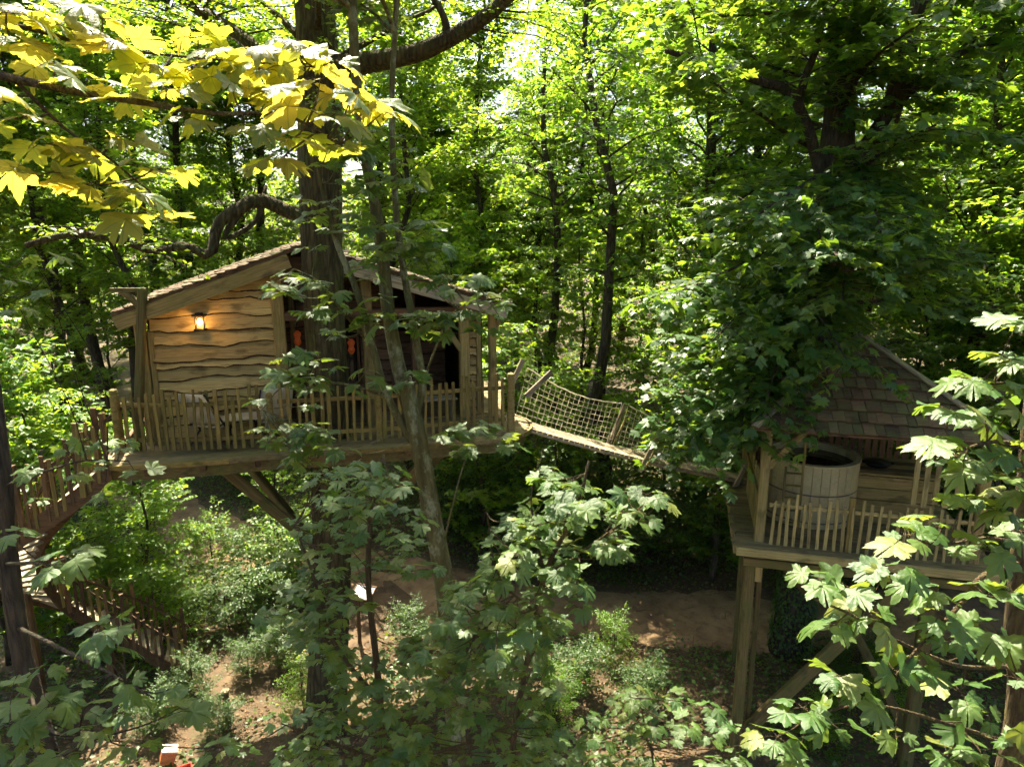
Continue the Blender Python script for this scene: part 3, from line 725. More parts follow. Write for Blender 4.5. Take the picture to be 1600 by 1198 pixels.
def ribbon(off, z0, z1, th, mat, name):
    mb = MB(); V = []; n = 70
    for k in range(n):
        i = int(k / (n - 1) * 139); q = ST[i] + Sd[i] * off
        for o_, z in ((0, z0), (0, z1), (th, z1), (th, z0)):
            p = q + Sd[i] * o_; V.append((p[0], p[1], p[2] + z))
    F = [(i * 4 + j, i * 4 + (j + 1) % 4, (i + 1) * 4 + (j + 1) % 4, (i + 1) * 4 + j) for i in range(n - 1) for j in range(4)] + [(0, 3, 2, 1), (n * 4 - 4, n * 4 - 3, n * 4 - 2, n * 4 - 1)]
    mb.add(V, F); return meshobj(name, mb.mesh(name), mat, stair)
for sg in (-1, 1):
    ribbon(sg * WID - .025, -.24, .10, .05, M_REDWOOD, 'stringer')
    ribbon(sg * WID - .03, .68, .74, .05, M_REDWOOD, 'handrail')
rg = random.Random(9)
for sg in (-1, 1):
    Ls = np.concatenate([[0], np.cumsum(np.linalg.norm(np.diff((ST + Sd * WID * sg)[:, :2], axis=0), axis=1))]); n = int(Ls[-1] / .135)
    for k in range(n):
        i = int(np.interp((k + .5) * Ls[-1] / n, Ls, np.arange(140))); q = Vector(ST[i] + Sd[i] * (WID * sg + .03 * sg)); nr = Vector(Sd[i])
        tall = 1.1 if k % 7 == 3 else rg.uniform(.82, .98)
        timber('picket', q + UP * -.12, q + UP * tall + Vector(Tt[i]) * rg.uniform(-.03, .03), .055 if k % 7 != 3 else .085, .028 if k % 7 != 3 else .07, M_REDWOOD if rg.random() < .7 else M_PICKET, stair, up=nr, var=rg.randrange(6), wob=.006, segs=4)
for i in (45, 78, 110):
    q = Vector(ST[i] - Sd[i] * .05); timber('support_post', (q.x, q.y, -.1), (q.x, q.y, q.z - .06), .15, .15, M_REDWOOD, stair, up=(0, 1, 0))

# ================================================================== ROPE BRIDGE
BA, BB = Vector((.12, 12.95, DECK_Z)), Vector((5.05, 14.75, 4.60))
bridge = thing('rope_bridge', 'sagging plank rope bridge with square netting between the two platforms', 'bridge', (BA + BB) / 2)
def bpos(f):
    q = BA.lerp(BB, f); q.z -= .34 * f * (1 - f); return q
bd = (BB - BA); bd.z = 0; bd.normalize(); bs = Vector((bd.y, -bd.x, 0))      # bs points towards the camera
rg = random.Random(31); nbp = 46
for k in range(nbp):
    f = (k + .5) / nbp; q = bpos(f); d = (bpos(min(1, f + .01)) - bpos(max(0, f - .01))).normalized()
    timber('plank', q - bs * .42, q + bs * .42, .105, .035, M_BRIDGE, bridge, up=d.cross(bs) * (1 if d.cross(bs).z > 0 else -1), var=k % 6, wob=.004, segs=2)
for sg in (-1, 1):
    mb = MB(); mb.tube([bpos(i / 30) + bs * .40 * sg - UP * .045 for i in range(31)], .03, 6); meshobj('cable', mb.mesh('cable'), M_BRIDGE, bridge)
M_ROPE = plain('tan_rope', (.52, .44, .29), .9, var=.25, scale=40)
FR_ = [0.02, .46, .55, .93]
# leaning A-frame uprights on the bridge
for f, sg, ln in ((.44, -1, 1.0), (.50, 1, 1.0), (.90, -1, .85), (.95, 1, .9)):
    q = bpos(f); lean = bd * .38
    timber('upright', q + bs * .47 * sg - UP * .22 - bd * .12, q + bs * .55 * sg + UP * .85 * ln + lean, .09, .06, M_BRIDGE, bridge, up=bs)
    timber('upright', q + bs * .47 * sg - UP * .20 - bd * .02, q + bs * .50 * sg + UP * .55 * ln + lean * 1.0, .035, .035, M_PALEPICKET, bridge, up=bs)
for p0, p1 in ((bpos(.0) - bs * .45 + UP * .6, bpos(.03) - bs * .45 + UP * 1.22 + bd * .12), (bpos(0) + bs * .42 + UP * .62, bpos(.0) + bs * .42 + UP * 1.05 + bd * .52)):
    timber('upright', p0, p1, .10, .06, M_BRIDGE, bridge, up=bs)
def net(f0, f1, sg, h0, h1, name):
    mb = MB(); L = (bpos(f1) - bpos(f0)).length; nv = int(L / .115); nh = 8
    def P(f, v):
        top = h0 + (h1 - h0) * (f - f0) / (f1 - f0) - .16 * math.sin(math.pi * (f - f0) / (f1 - f0))
        jit = .015 * math.sin(f * 90 + v * 17)
        return bpos(f) + bs * (.43 + .12 * v / nh + jit) * sg + UP * (.02 + top * v / nh) + bd * (.30 * v / nh + jit)
    for i in range(nv + 1):
        f = f0 + (f1 - f0) * i / nv; mb.tube([P(f, v) for v in np.linspace(0, nh, 6)], .005, 4, cap=False)
    for v in range(nh + 1): mb.tube([P(f0 + (f1 - f0) * i / 16, v) for i in range(17)], .005 if v < nh else .012, 4, cap=False)
    meshobj(name, mb.mesh(name), M_ROPE, bridge)
net(.02, .44, -1, .98, .86, 'netting'); net(.47, .92, -1, .86, .8, 'netting')

# ================================================================== HOT TUB TOWER
TA = R(-14.4); TO = Vector((4.48, 11.5, 4.54)); TU = Vector((math.cos(TA), math.sin(TA), 0)); TV = Vector((-TU.y, TU.x, 0)); SZ = 3.42
def T(a, b, c): return TO + TU * a + TV * b + UP * c
tw = thing('tower_shelter', 'square timber shelter with a shingled pyramid roof standing on tall legs', 'shelter', T(SZ / 2, SZ / 2, -4.54))
def tim(nm, p0, p1, w, t, mat=M_POST, par=tw, up=(0, 1, 0), **k): return timber(nm, T(*p0), T(*p1), w, t, mat, par, up=up, **k)
for a, b in ((0, 0), (SZ, 0), (0, SZ), (SZ, SZ)):
    tim('post', (a, b, -.12), (a, b, 2.12), .17, .15, M_POST if (a, b) != (0, 0) else M_PALEPICKET, up=TV, segs=4, wob=.005)
for p0, p1 in (((-.2, -.0, 2.16), (SZ + .2, 0, 2.16)), ((-.2, SZ, 2.16), (SZ + .2, SZ, 2.16)), ((0, .06, 2.17), (0, SZ - .06, 2.17)), ((SZ, .06, 2.17), (SZ, SZ - .06, 2.17))):
    tim('beam', p0, p1, .13, .12, M_POST, up=UP)
for p0, p1 in (((.06, 0, 1.42), (.60, 0, 2.08)), ((SZ - .06, 0, 1.42), (SZ - .6, 0, 2.08)), ((0, .06, 1.42), (0, .6, 2.08)), ((.06, SZ, 1.42), (.6, SZ, 2.08)), ((SZ - .06, SZ, 1.42), (SZ - .6, SZ, 2.08))):
    tim('knee_brace', p0, p1, .12, .10, M_POST, up=UP.cross(TU))
# deck
for k in range(24):
    b = -.30 + (k + .5) * .164; st = -.42 - .06 * math.sin(k * 1.7)
    tim('deck_plank', (st, b, -.02), (SZ + .35, b, -.02), .156, .035, M_DECK, up=UP, var=k % 5)
tim('rim_beam', (-.40, -.34, -.10), (SZ + .3, -.34, -.10), .06, .15, M_PALEPICKET, up=UP, segs=4, wob=.004); tim('rim_beam', (-.25, -.16, -.36), (SZ + .2, -.16, -.36), .10, .16, M_GREENPOST, up=UP)
tim('rim_beam', (-.42, -.3, -.10), (-.42, SZ + .3, -.10), .06, .14, M_DECK, up=UP)
for b in (1.1, 2.3, SZ): tim('bearer', (-.3, b, -.20), (SZ + .3, b, -.20), .12, .18, M_GREENPOST, up=UP)
for a in (.2, 1.2, 2.2, 3.2): tim('joist', (a, -.25, -.115), (a, SZ + .2, -.115), .07, .15, M_GREENPOST, up=UP)
# legs and struts
lz = -TO.z
tim('leg', (-.12, -.05, lz - .1), (-.12, -.05, -.3), .20, .18, M_GREENPOST, up=TV); tim('leg', (.10, .22, lz - .1), (.10, .22, -.3), .09, .09, M_GREENPOST, up=TV)
tim('leg', (.03, -.10, -.75), (.03, -.10, -.13), .12, .10, M_POST, up=TV)
tim('leg', (SZ - .45, .3, lz - .1), (SZ - .45, .3, -.3), .22, .2, M_GREENPOST, up=TV); tim('leg', (SZ - .2, SZ - .2, lz - .1), (SZ - .2, SZ - .2, -.3), .2, .2, M_GREENPOST, up=TV)
tim('leg', (.1, SZ - .2, lz - .1), (.1, SZ - .2, -.3), .2, .2, M_GREENPOST, up=TV)
tim('strut', (-.05, .06, lz + .35), (SZ - .75, .22, -.42), .22, .16, M_GREENPOST, up=TV); tim('strut', (.48, -.05, -.44), (1.35, 1.9, -2.0), .15, .13, M_GREENPOST, up=TV)
tim('strut', (SZ - .3, .42, lz + .5), (1.9, 1.1, lz + 2.6), .17, .14, M_GREENPOST, up=TV)
# roof: four hip faces of shingles; those on the face in view are pieces of their own
AP_ = (SZ / 2, SZ / 2, 3.52); OV = .24; EC = 2.14
corners = [(-OV, -OV), (SZ + OV, -OV), (SZ + OV, SZ + OV), (-OV, SZ + OV)]
rf = MB()
rf.add([tuple(T(a, b, EC)) for a, b in corners] + [tuple(T(*AP_))] + [tuple(T(a, b, EC - .03)) for a, b in corners] + [tuple(T(AP_[0], AP_[1], AP_[2] - .03))],
       [(0, 1, 4), (1, 2, 4), (2, 3, 4), (3, 0, 4), (6, 5, 9), (7, 6, 9), (8, 7, 9), (5, 8, 9), (0, 5, 6, 1), (1, 6, 7, 2), (2, 7, 8, 3), (3, 8, 5, 0)])
roof = meshobj('roof', rf.mesh('roof'), M_DARKBOARD, tw)
rg = random.Random(77); NC = 9
for fi in range(4):
    c0, c1 = corners[fi], corners[(fi + 1) % 4]; rest = MB()
    A, B, C = T(c0[0], c0[1], EC), T(c1[0], c1[1], EC), T(*AP_)
    mid = (A + B) / 2; sl = C - mid; e = (B - A).normalized(); s = sl.normalized(); nr = e.cross(s); nr = nr if nr.z > 0 else -nr
    for k in range(NC):
        f0 = k / NC; half = (B - A).length / 2 * (1 - f0) + .03; x = -half
        hl = sl.length / NC
        while x < half - .03:
            wd_ = min(rg.uniform(.13, .25), half - x)
            q = mid + sl * f0 + e * x - s * rg.uniform(.0, .03); thk = .024
            j = rg.uniform(0, .026)
            p = [q + nr * (.052 + j), q + e * (wd_ - .008) + nr * (.052 + j), q + e * (wd_ - .008) + s * hl * 1.22 + nr * .012, q + s * hl * 1.22 + nr * .012]
            # clip the tops to the hip
            hx = (B - A).length / 2 * (1 - min(1, f0 + 1.22 / NC)) + .03
            for m in (2, 3):
                xx = (p[m] - mid).dot(e)
                if abs(xx) > hx: p[m] -= e * (abs(xx) - hx) * (1 if xx > 0 else -1)
            V = [tuple(v - q) for v in p] + [tuple(v - q - nr * thk) for v in p]
            F = [(0, 1, 2, 3), (7, 6, 5, 4), (0, 4, 5, 1), (1, 5, 6, 2), (3, 2, 6, 7), (0, 3, 7, 4)]
            if fi in (0, 3):
                me = bpy.data.meshes.new('shingle'); me.from_pydata(V, [], F); me.update(); meshobj('shingle', me, M_SHINGLE, roof, Matrix.Translation(q))
            else: rest.add([tuple(Vector(v) + q) for v in V], F)
            x += wd_
    if rest.n: meshobj('shingles', rest.mesh('shingles'), M_SHINGLE, roof, kind='stuff')
for c in corners:
    timber('hip_board', T(c[0], c[1], EC + .055), T(AP_[0], AP_[1], AP_[2] + .07), .15, .035, M_SHINGLE if c[1] > 0 else M_BRIDGE, tw, up=UP, segs=4, wob=.006)
# railing of split pickets
rail = thing('tower_railing', 'pale split picket railing round the hot tub platform', 'railing', T(SZ / 2, 0, 0))
rg = random.Random(55)
picket_run(rail, [T(.12, -.10, 0), T(SZ * .45, -.10, 0), T(SZ - .1, -.10, 0)], .92, .135, .055, M_PALEPICKET, rg, base=-.04, rails=(.80,), lean=.035)
picket_run(rail, [T(-.06, .1, 0), T(-.06, SZ - .9, 0)], 1.12, .085, .055, M_PALEPICKET, rg, base=-.02, rails=(.75,), lean=.02)
tim('post', (1.46, -.10, -.06), (1.46, -.10, 1.0), .10, .06, M_PICKET, rail, up=TV)
# taller hanging slats at the near corner and the slatted back screen
scr = thing('slat_screen', 'tall row of upright slats closing the shaded back of the tub shelter', 'screen', T(SZ / 2, SZ, 0))
for k in range(22): tim('slat', (.1 + k * .148, SZ - .02, .0), (.1 + k * .148 + rg.uniform(-.01, .01), SZ - .02, 2.05), round(rg.uniform(.10, .125), 3), .025, M_DARKBOARD, scr, up=TV, var=k % 4)
for c in (.4, 1.7): tim('rail', (.05, SZ - .06, c), (SZ - .05, SZ - .06, c), .08, .04, M_DARKBOARD, scr, up=UP)
hs_ = thing('hanging_slats', 'row of long slats hanging from the shelter beam beside the wooden cabinet', 'slats', T(SZ - .6, -.03, 2.0))
for k in range(5): tim('slat', (SZ - 1.02 + k * .16, -.05, .98 + rg.uniform(-.06, .06)), (SZ - 1.02 + k * .16, -.05, 2.11), .085, .03, M_PALEPICKET, hs_, up=TV, var=k)
# hot tub
TC = Vector((5.86, 12.74, 4.54)); TH_, TR_ = 1.20, .85
tub = thing('hot_tub', 'round pale wooden hot tub of upright staves, filled with dark water', 'hot tub', TC)
nst_ = 34
sv = MB(); w_ = 2 * math.pi * TR_ / nst_ - .006
for r0 in ((0, 1),):
    c = .006
    V = []
    for z in (0.0, TH_):
        for y, x in ((-w_ / 2, 0), (-w_ / 2 + c, .008), (w_ / 2 - c, .008), (w_ / 2, 0), (w_ / 2, -.045), (-w_ / 2, -.045)): V.append((x, y, z))
    F = [(i, (i + 1) % 6, 6 + (i + 1) % 6, 6 + i) for i in range(6)] + [(5, 4, 3, 2, 1, 0), (6, 7, 8, 9, 10, 11)]
    sv.add(V, F)
stave = sv.mesh('stave')
for k in range(nst_):
    a = 2 * math.pi * k / nst_
    meshobj('stave', stave, M_TUB, tub, Matrix.Translation(TC) @ Matrix.Rotation(a, 4, 'Z') @ Matrix.Translation((TR_, 0, .02)))
M_STEEL = plain('dull_steel_hoop', (.16, .15, .12), .45, .8)
for z in (.12, .66):
    mb = MB(); n = 48
    V = []
    for i in range(n):
        a = 2 * math.pi * i / n
        for r, zz in ((TR_ + .009, z), (TR_ + .016, z), (TR_ + .016, z + .028), (TR_ + .009, z + .028)): V.append((TC.x + r * math.cos(a), TC.y + r * math.sin(a), TC.z + zz))
    mb.add(V, [(i * 4 + j, ((i + 1) % n) * 4 + j, ((i + 1) % n) * 4 + (j + 1) % 4, i * 4 + (j + 1) % 4) for i in range(n) for j in range(4)])
    meshobj('hoop', mb.mesh('hoop'), M_STEEL, tub)
mb = MB(); V = []; n = 48
for i in range(n):
    a = 2 * math.pi * i / n
    for r, zz in ((TR_ - .075, TH_ + .021), (TR_ + .03, TH_ + .021), (TR_ + .03, TH_ + .055), (TR_ - .075, TH_ + .055)): V.append((TC.x + r * math.cos(a), TC.y + r * math.sin(a), TC.z + zz))
mb.add(V, [(i * 4 + j, ((i + 1) % n) * 4 + j, ((i + 1) % n) * 4 + (j + 1) % 4, i * 4 + (j + 1) % 4) for i in range(n) for j in range(4)])
meshobj('rim', mb.mesh('rim'), M_TUB, tub)
mw, tw_, pw = newmat('dark_tub_water'); pw.inputs['Base Color'].default_value = (.006, .008, .007, 1); pw.inputs['Roughness'].default_value = .03
v, _ = coords(tw_, (1, 1, 1)); bump(tw_, pw, noise(tw_, v, 6, 2, .5), .06, .02)
mb = MB(); mb.add([(TC.x, TC.y, TC.z + TH_ - .10)] + [(TC.x + (TR_ - .05) * math.cos(2 * math.pi * i / 40), TC.y + (TR_ - .05) * math.sin(2 * math.pi * i / 40), TC.z + TH_ - .10) for i in range(40)], [(0, i + 1, (i + 1) % 40 + 1) for i in range(40)])
meshobj('water', mb.mesh('water'), mw, tub)
# cabinet with a plank top, holding a black stove pot
cab = thing('wooden_cabinet', 'low brown plank cabinet standing beside the hot tub', 'cabinet', T(2.5, 2.0, 0))
for k in range(5): tim('top_plank', (1.78, 1.35 + k * .22, 1.0), (3.2, 1.35 + k * .22, 1.0), .21, .04, M_REDWOOD if k % 2 else M_POST, cab, up=UP, var=k)
for k in range(4): tim('front_board', (1.80, 1.27, .14 + k * .235), (3.18, 1.27, .14 + k * .235), .03, .22, M_POST, cab, up=UP, var=k)
for a in (1.84, 3.14):
    for b in (1.32, 2.2): tim('leg', (a, b, 0), (a, b, .975), .07, .07, M_DARKBOARD, cab, up=TV)
pot = thing('stove_pot', 'shallow round black pan resting on the cabinet top', 'pan', T(2.25, 1.72, 1.02))
mb = MB(); q = T(2.25, 1.72, 1.025); mb.tube([q, q + UP * .02, q + UP * .07, q + UP * .085, q + UP * .08, q + UP * .035], [.14, .19, .235, .24, .215, .16], 20); meshobj('bowl', mb.mesh('bowl', smooth=True), M_IRON, pot)
for s_ in (-1, 1): mb = MB(); mb.tube(polyline([q + TU * .23 * s_ + UP * .07 - TV * .05, q + TU * .30 * s_ + UP * .08, q + TU * .23 * s_ + UP * .07 + TV * .05], 7), .009, 5); meshobj('handle', mb.mesh('handle'), M_IRON, pot)
# ladder-like step post against the tub
stp = thing('tub_steps', 'narrow wooden step ladder leaning on the near side of the hot tub', 'ladder', T(.75, .75, 0))
for a in (.42, .72): tim('rail', (a, .42, 0), (a + .04, .72, 1.2 if a < .7 else 1.75), .04, .035, M_PICKET, stp, up=TV)
for k in range(5): tim('rung', (.43 + .01 * k, .47 + .06 * k, .2 + .22 * k), (.73 + .01 * k, .47 + .06 * k, .2 + .22 * k), .06, .022, M_PICKET, stp, up=UP)

# ================================================================== SMALL THINGS ON THE GROUND
sg_ = onz(572, 985, .4); sg_.z = 0
sign = thing('information_board', 'sloping white information panel on two dark posts beside the path', 'sign', sg_)
sc_ = at(568, 925, sg_.y)
Mx = Matrix.Translation(sc_) @ Matrix.Rotation(R(-20), 4, 'Z') @ Matrix.Rotation(R(28), 4, 'X')
mb = MB(); mb.box((0, 0, 0), (.50, .38, .02)); meshobj('panel', mb.mesh('panel'), plain('white_sign_panel', (.5, .5, .5), .35, var=.25, scale=14), sign, Mx)
mb = MB()
for x, y, sx, sy in ((0, .195, .56, .03), (0, -.195, .56, .03), (.265, 0, .03, .36), (-.265, 0, .03, .36)): mb.box((x, y, .002), (sx, sy, .05))
meshobj('frame', mb.mesh('frame'), M_DARKBOARD, sign, Mx)
for x in (-.19, .19):
    q = Mx @ Vector((x, 0, -.03)); timber('post', (q.x, q.y, -.05), q, .08, .08, M_DARKBOARD, sign, up=(0, 1, 0))
bl = onz(357, 1118, .05); bol = thing('marker_post', 'short wooden marker post with a pale top beside the earth track', 'post', bl)
timber('shaft', (bl.x, bl.y, -.05), (bl.x - .02, bl.y, .62), .11, .10, M_REDWOOD, bol, up=(0, 1, 0)); timber('cap', (bl.x - .02, bl.y, .62), (bl.x - .02, bl.y, .66), .15, .14, M_BRIDGE, bol, up=(0, 1, 0))
bx = onz(262, 1172, .3); bx.z = 0
bk = thing('orange_crate', 'orange wicker crate with a white lid lying tilted on the ground', 'crate', bx)
Mb = Matrix.Translation(bx + UP * .2) @ Matrix.Scale(.75, 4) @ Matrix.Rotation(R(25), 4, 'Z') @ Matrix.Rotation(R(18), 4, 'Y')
M_OR = plain('orange_wicker', (.55, .19, .06), .6, var=.4, scale=30)
for k in range(4): mb = MB(); mb.box((0, 0, -.15 + k * .085), (.33 + .008 * k, .26 + .008 * k, .075)); meshobj('band', mb.mesh('band'), M_OR, bk, Mb)
mb = MB(); mb.box((0, 0, .175), (.37, .30, .04)); meshobj('lid', mb.mesh('lid'), plain('white_lid', (.55, .52, .46), .5, var=.08), bk, Mb)
mb = MB(); mb.tube(polyline([(.17, -.08, .05), (.26, -.04, .12), (.26, .04, .12), (.17, .08, .05)], 9), .012, 5); meshobj('handle', mb.mesh('handle'), M_OR, bk, Mb)
rb = bx + Vector((.42, -.42, 0))
rbk = thing('red_tray', 'shallow red wooden tray beside the orange crate', 'tray', rb)
Mr = Matrix.Translation(rb + UP * .14) @ Matrix.Scale(.8, 4) @ Matrix.Rotation(R(30), 4, 'Z') @ Matrix.Rotation(R(-12), 4, 'X'); M_RED = plain('red_paint', (.42, .03, .02), .45, var=.3)
mb = MB(); mb.box((0, 0, 0), (.5, .36, .02)); meshobj('base', mb.mesh('base'), M_POST, rbk, Mr)
for x, y, sx, sy in ((0, .19, .54, .025), (0, -.19, .54, .025), (.26, 0, .025, .352), (-.26, 0, .025, .352)): mb = MB(); mb.box((x, y, .04), (sx, sy, .13)); meshobj('side', mb.mesh('side'), M_RED, rbk, Mr)

# ================================================================== TREES
KINDS = {
    'tall':   tree_kind(1, 22, .20, 4.4, 74, 26, .20, .13, .27, mat=M_LEAFM, barkm=M_BARK),
    'tall2':  tree_kind(2, 20, .14, 3.8, 74, 26, .19, .13, .20, lean=.05, mat=M_LEAFM, barkm=M_BARK),
    'slim':   tree_kind(3, 19, .30, 2.9, 70, 24, .19, .12, .15, mat=M_LEAFB, barkm=M_BARK, shape='oval'),
    'broad':  tree_kind(4, 17, .12, 5.0, 78, 26, .21, .14, .24, mat=M_LEAFB, barkm=M_BARK, shape='top'),
    'high':   tree_kind(10, 25, .50, 4.6, 56, 22, .20, .13, .24, mat=M_LEAFM, barkm=M_BARK),
    'sparse': tree_kind(9, 20, .42, 3.2, 44, 16, .17, .14, .19, mat=M_LEAFM, barkm=M_BARK),
    'young':  tree_kind(5, 8.5, .08, 2.5, 42, 13, .14, .11, .075, mat=M_LEAFM, barkm=M_BARK, geo=LOBE3),
    'young2': tree_kind(6, 7.0, .06, 2.3, 36, 11, .13, .11, .06, mat=M_LEAFB, barkm=M_BARK, geo=LOBE3),
    'bush':   tree_kind(7, 3.2, .03, 1.7, 36, 11, .11, .085, .04, mat=M_LEAFB, barkm=M_BARK, shape='top'),
    'ivybush': tree_kind(8, 2.6, .02, 1.8, 44, 14, .10, .08, .04, mat=M_LEAFD, barkm=M_BARK, shape='top'),
}
def place(kind, x, y, rz, sc, name, label, cat, group=None):
    tm, cm, bk_ = KINDS[kind]
    t = thing(name, label, cat, (x, y, float(gz(x, y)) - .03), group, rz=rz, scale=sc)
    W = WORLD[t.name]
    meshobj('trunk' if kind not in ('bush', 'ivybush') else 'stem', tm, bk_, t, W); meshobj('crown' if kind not in ('bush', 'ivybush') else 'foliage', cm, None, t, W)
    return t
rg = random.Random(404)
def pxX(px, Y, z=8): return (px - 800) / FPX * (Y * math.cos(PITCH) - (z - CAM_Z) * math.sin(PITCH))
NAMED = [  # px of the trunk, distance, kind, scale, label
    (965, 21, 'sparse', 1.0, 'forked dark tree standing directly behind the rope bridge'),
    (738, 31, 'slim', 1.1, 'slim tree between the oak and the white gap of sky'),
    (880, 24, 'sparse', .9, 'thin upright tree just to the left of the forked tree behind the bridge'),
    (1095, 23, 'tall', .95, 'straight dark tree behind the gap between bridge and tub shelter'),
    (1565, 20, 'tall2', 1.0, 'dark trunked tree beyond the shelter roof at the right edge'),
    (1480, 27, 'tall', 1.0, 'tree with sunlit yellow green crown right of the big shelter tree'),
    (170, 25, 'slim', 1.0, 'slender tree behind the hoist post at the left of the house'),
    (75, 29, 'slim', 1.0, 'thin dark trunked tree far left of the house'),
    (-30, 24, 'slim', 1.0, 'tree at the left edge behind the winding stairs'),
    (640, 25, 'slim', 1.0, 'leafy tree rising behind the right roof slope'),
    (370, 40, 'broad', 1.1, 'broad sunlit tree rising behind the left roof slope'),
    (1200, 26, 'tall2', 1.05, 'tall tree seen left of the big shelter tree'),
]
used = []
for px, Y, k, s, lab in NAMED:
    x = pxX(px, Y); used.append((x, Y)); place(k, x, Y, rg.uniform(0, 6.28), s, 'woodland_tree', lab, 'tree', 'woodland trees behind the platforms')
for px, Y, k, sc_k in ((765, 41, 'broad', .95), (805, 47, 'broad', 1.0), (850, 37, 'tall2', .85), (700, 43, 'broad', 1.0)):
    x = pxX(px, Y); used.append((x, Y)); place(k, x, Y, rg.uniform(0, 6.28), sc_k, 'background_tree', 'leafy tree deep in the wood behind the nearer trees', 'tree', 'trees deep in the wood')
for px, Y, k, sc_k in ((-40, 31, 'high', 1.0), (60, 34, 'high', 1.05), (150, 31, 'high', 1.0), (225, 37, 'high', 1.1), (300, 39, 'high', 1.1), (430, 39, 'high', 1.1), (520, 33, 'high', 1.0), (600, 36, 'high', 1.05), (680, 40, 'slim', 1.1),
                       (905, 38, 'slim', 1.2), (1000, 42, 'slim', 1.2), (1150, 33, 'high', 1.0), (1350, 34, 'tall', 1.15), (1545, 33, 'broad', 1.25), (1640, 30, 'tall', 1.1)):
    x = pxX(px, Y); used.append((x, Y)); place(k, x, Y, rg.uniform(0, 6.28), sc_k, 'background_tree', 'leafy tree deep in the wood behind the nearer trees', 'tree', 'trees deep in the wood')
n = 0; tries = 0
while n < 22 and tries < 4000:
    tries += 1
    Y = rg.uniform(26, 56); x = rg.uniform(-.86 * Y - 4, .86 * Y + 4)
    pxx = 800 + FPX * x / Y
    if min(math.hypot(x - a, Y - b) for a, b in used) < 4.0: continue
    if path_dist(np.array([x]), np.array([Y]))[0] < 1: continue
    if 730 < pxx < 830 and Y < 60: continue
    used.append((x, Y)); n += 1
    place(rg.choice(['tall', 'tall2', 'slim', 'broad', 'broad']), x, Y, rg.uniform(0, 6.28), rg.uniform(.85, 1.15), 'background_tree', 'leafy tree deep in the wood behind the nearer trees', 'tree', 'trees deep in the wood')
# out of frame to the sides: trees that go on round the clearing
for x, Y, k in ((-15, 7, 'tall'), (14.5, 10, 'tall'), (15, 16, 'broad')):
    used.append((x, Y)); place(k, x, Y, rg.uniform(0, 6.28), 1.0, 'side_tree', 'leafy tree at the %s edge of the clearing %s' % ('left' if x < 0 else 'right', 'beside the stairs' if Y < 12 else 'farther back'), 'tree', 'trees at the sides of the clearing')
YOUNG = [  # px, Y, kind, scale, label
    (205, 16.0, 'young2', .80, 'sunlit yellow green sapling below the deck between the stair flights'),
    (95, 15.5, 'young2', 1.0, 'bright sapling rising behind the upper stair railing'),
    (-20, 14.5, 'young', 1.0, 'sapling at the left edge behind the stair bend'),
    (110, 22, 'young2', 1.0, 'leafy young tree behind the hoist post'),
    (290, 27, 'young', .8, 'young tree beyond the far bend of the path under the deck'),
    (440, 19.5, 'young2', .62, 'small sapling behind the deck brace beneath the house'),
    (850, 18.8, 'young2', .9, 'young tree directly behind the rope bridge netting'),
    (1035, 21.0, 'young2', 1.05, 'bright young tree behind the middle of the rope bridge'),
    (1120, 18.0, 'young', 1.1, 'young tree leaning over the tower end of the rope bridge'),
    (760, 19.5, 'young2', 1.1, 'bright young tree behind the porch end post'),
    (1420, 19.5, 'young', 1.1, 'young tree behind the right side of the shelter'),
    (1570, 17.0, 'young', 1.2, 'young tree at the right edge beyond the shelter'),
    (1250, 21.0, 'young', 1.2, 'young tree behind the shelter roof peak'),
    (920, 22.5, 'young2', 1.3, 'taller young tree behind the forked tree and the bridge'),
    (560, 21.5, 'young', 1.0, 'young tree hidden behind the house'),
    (690, 22.5, 'young2', 1.25, 'young tree showing above the right eave'),
]
for px, Y, k, s, lab in YOUNG:
    place(k, pxX(px, Y, 3), Y, rg.uniform(0, 6.28), s, 'young_tree', lab, 'young tree', 'young trees of the understorey')
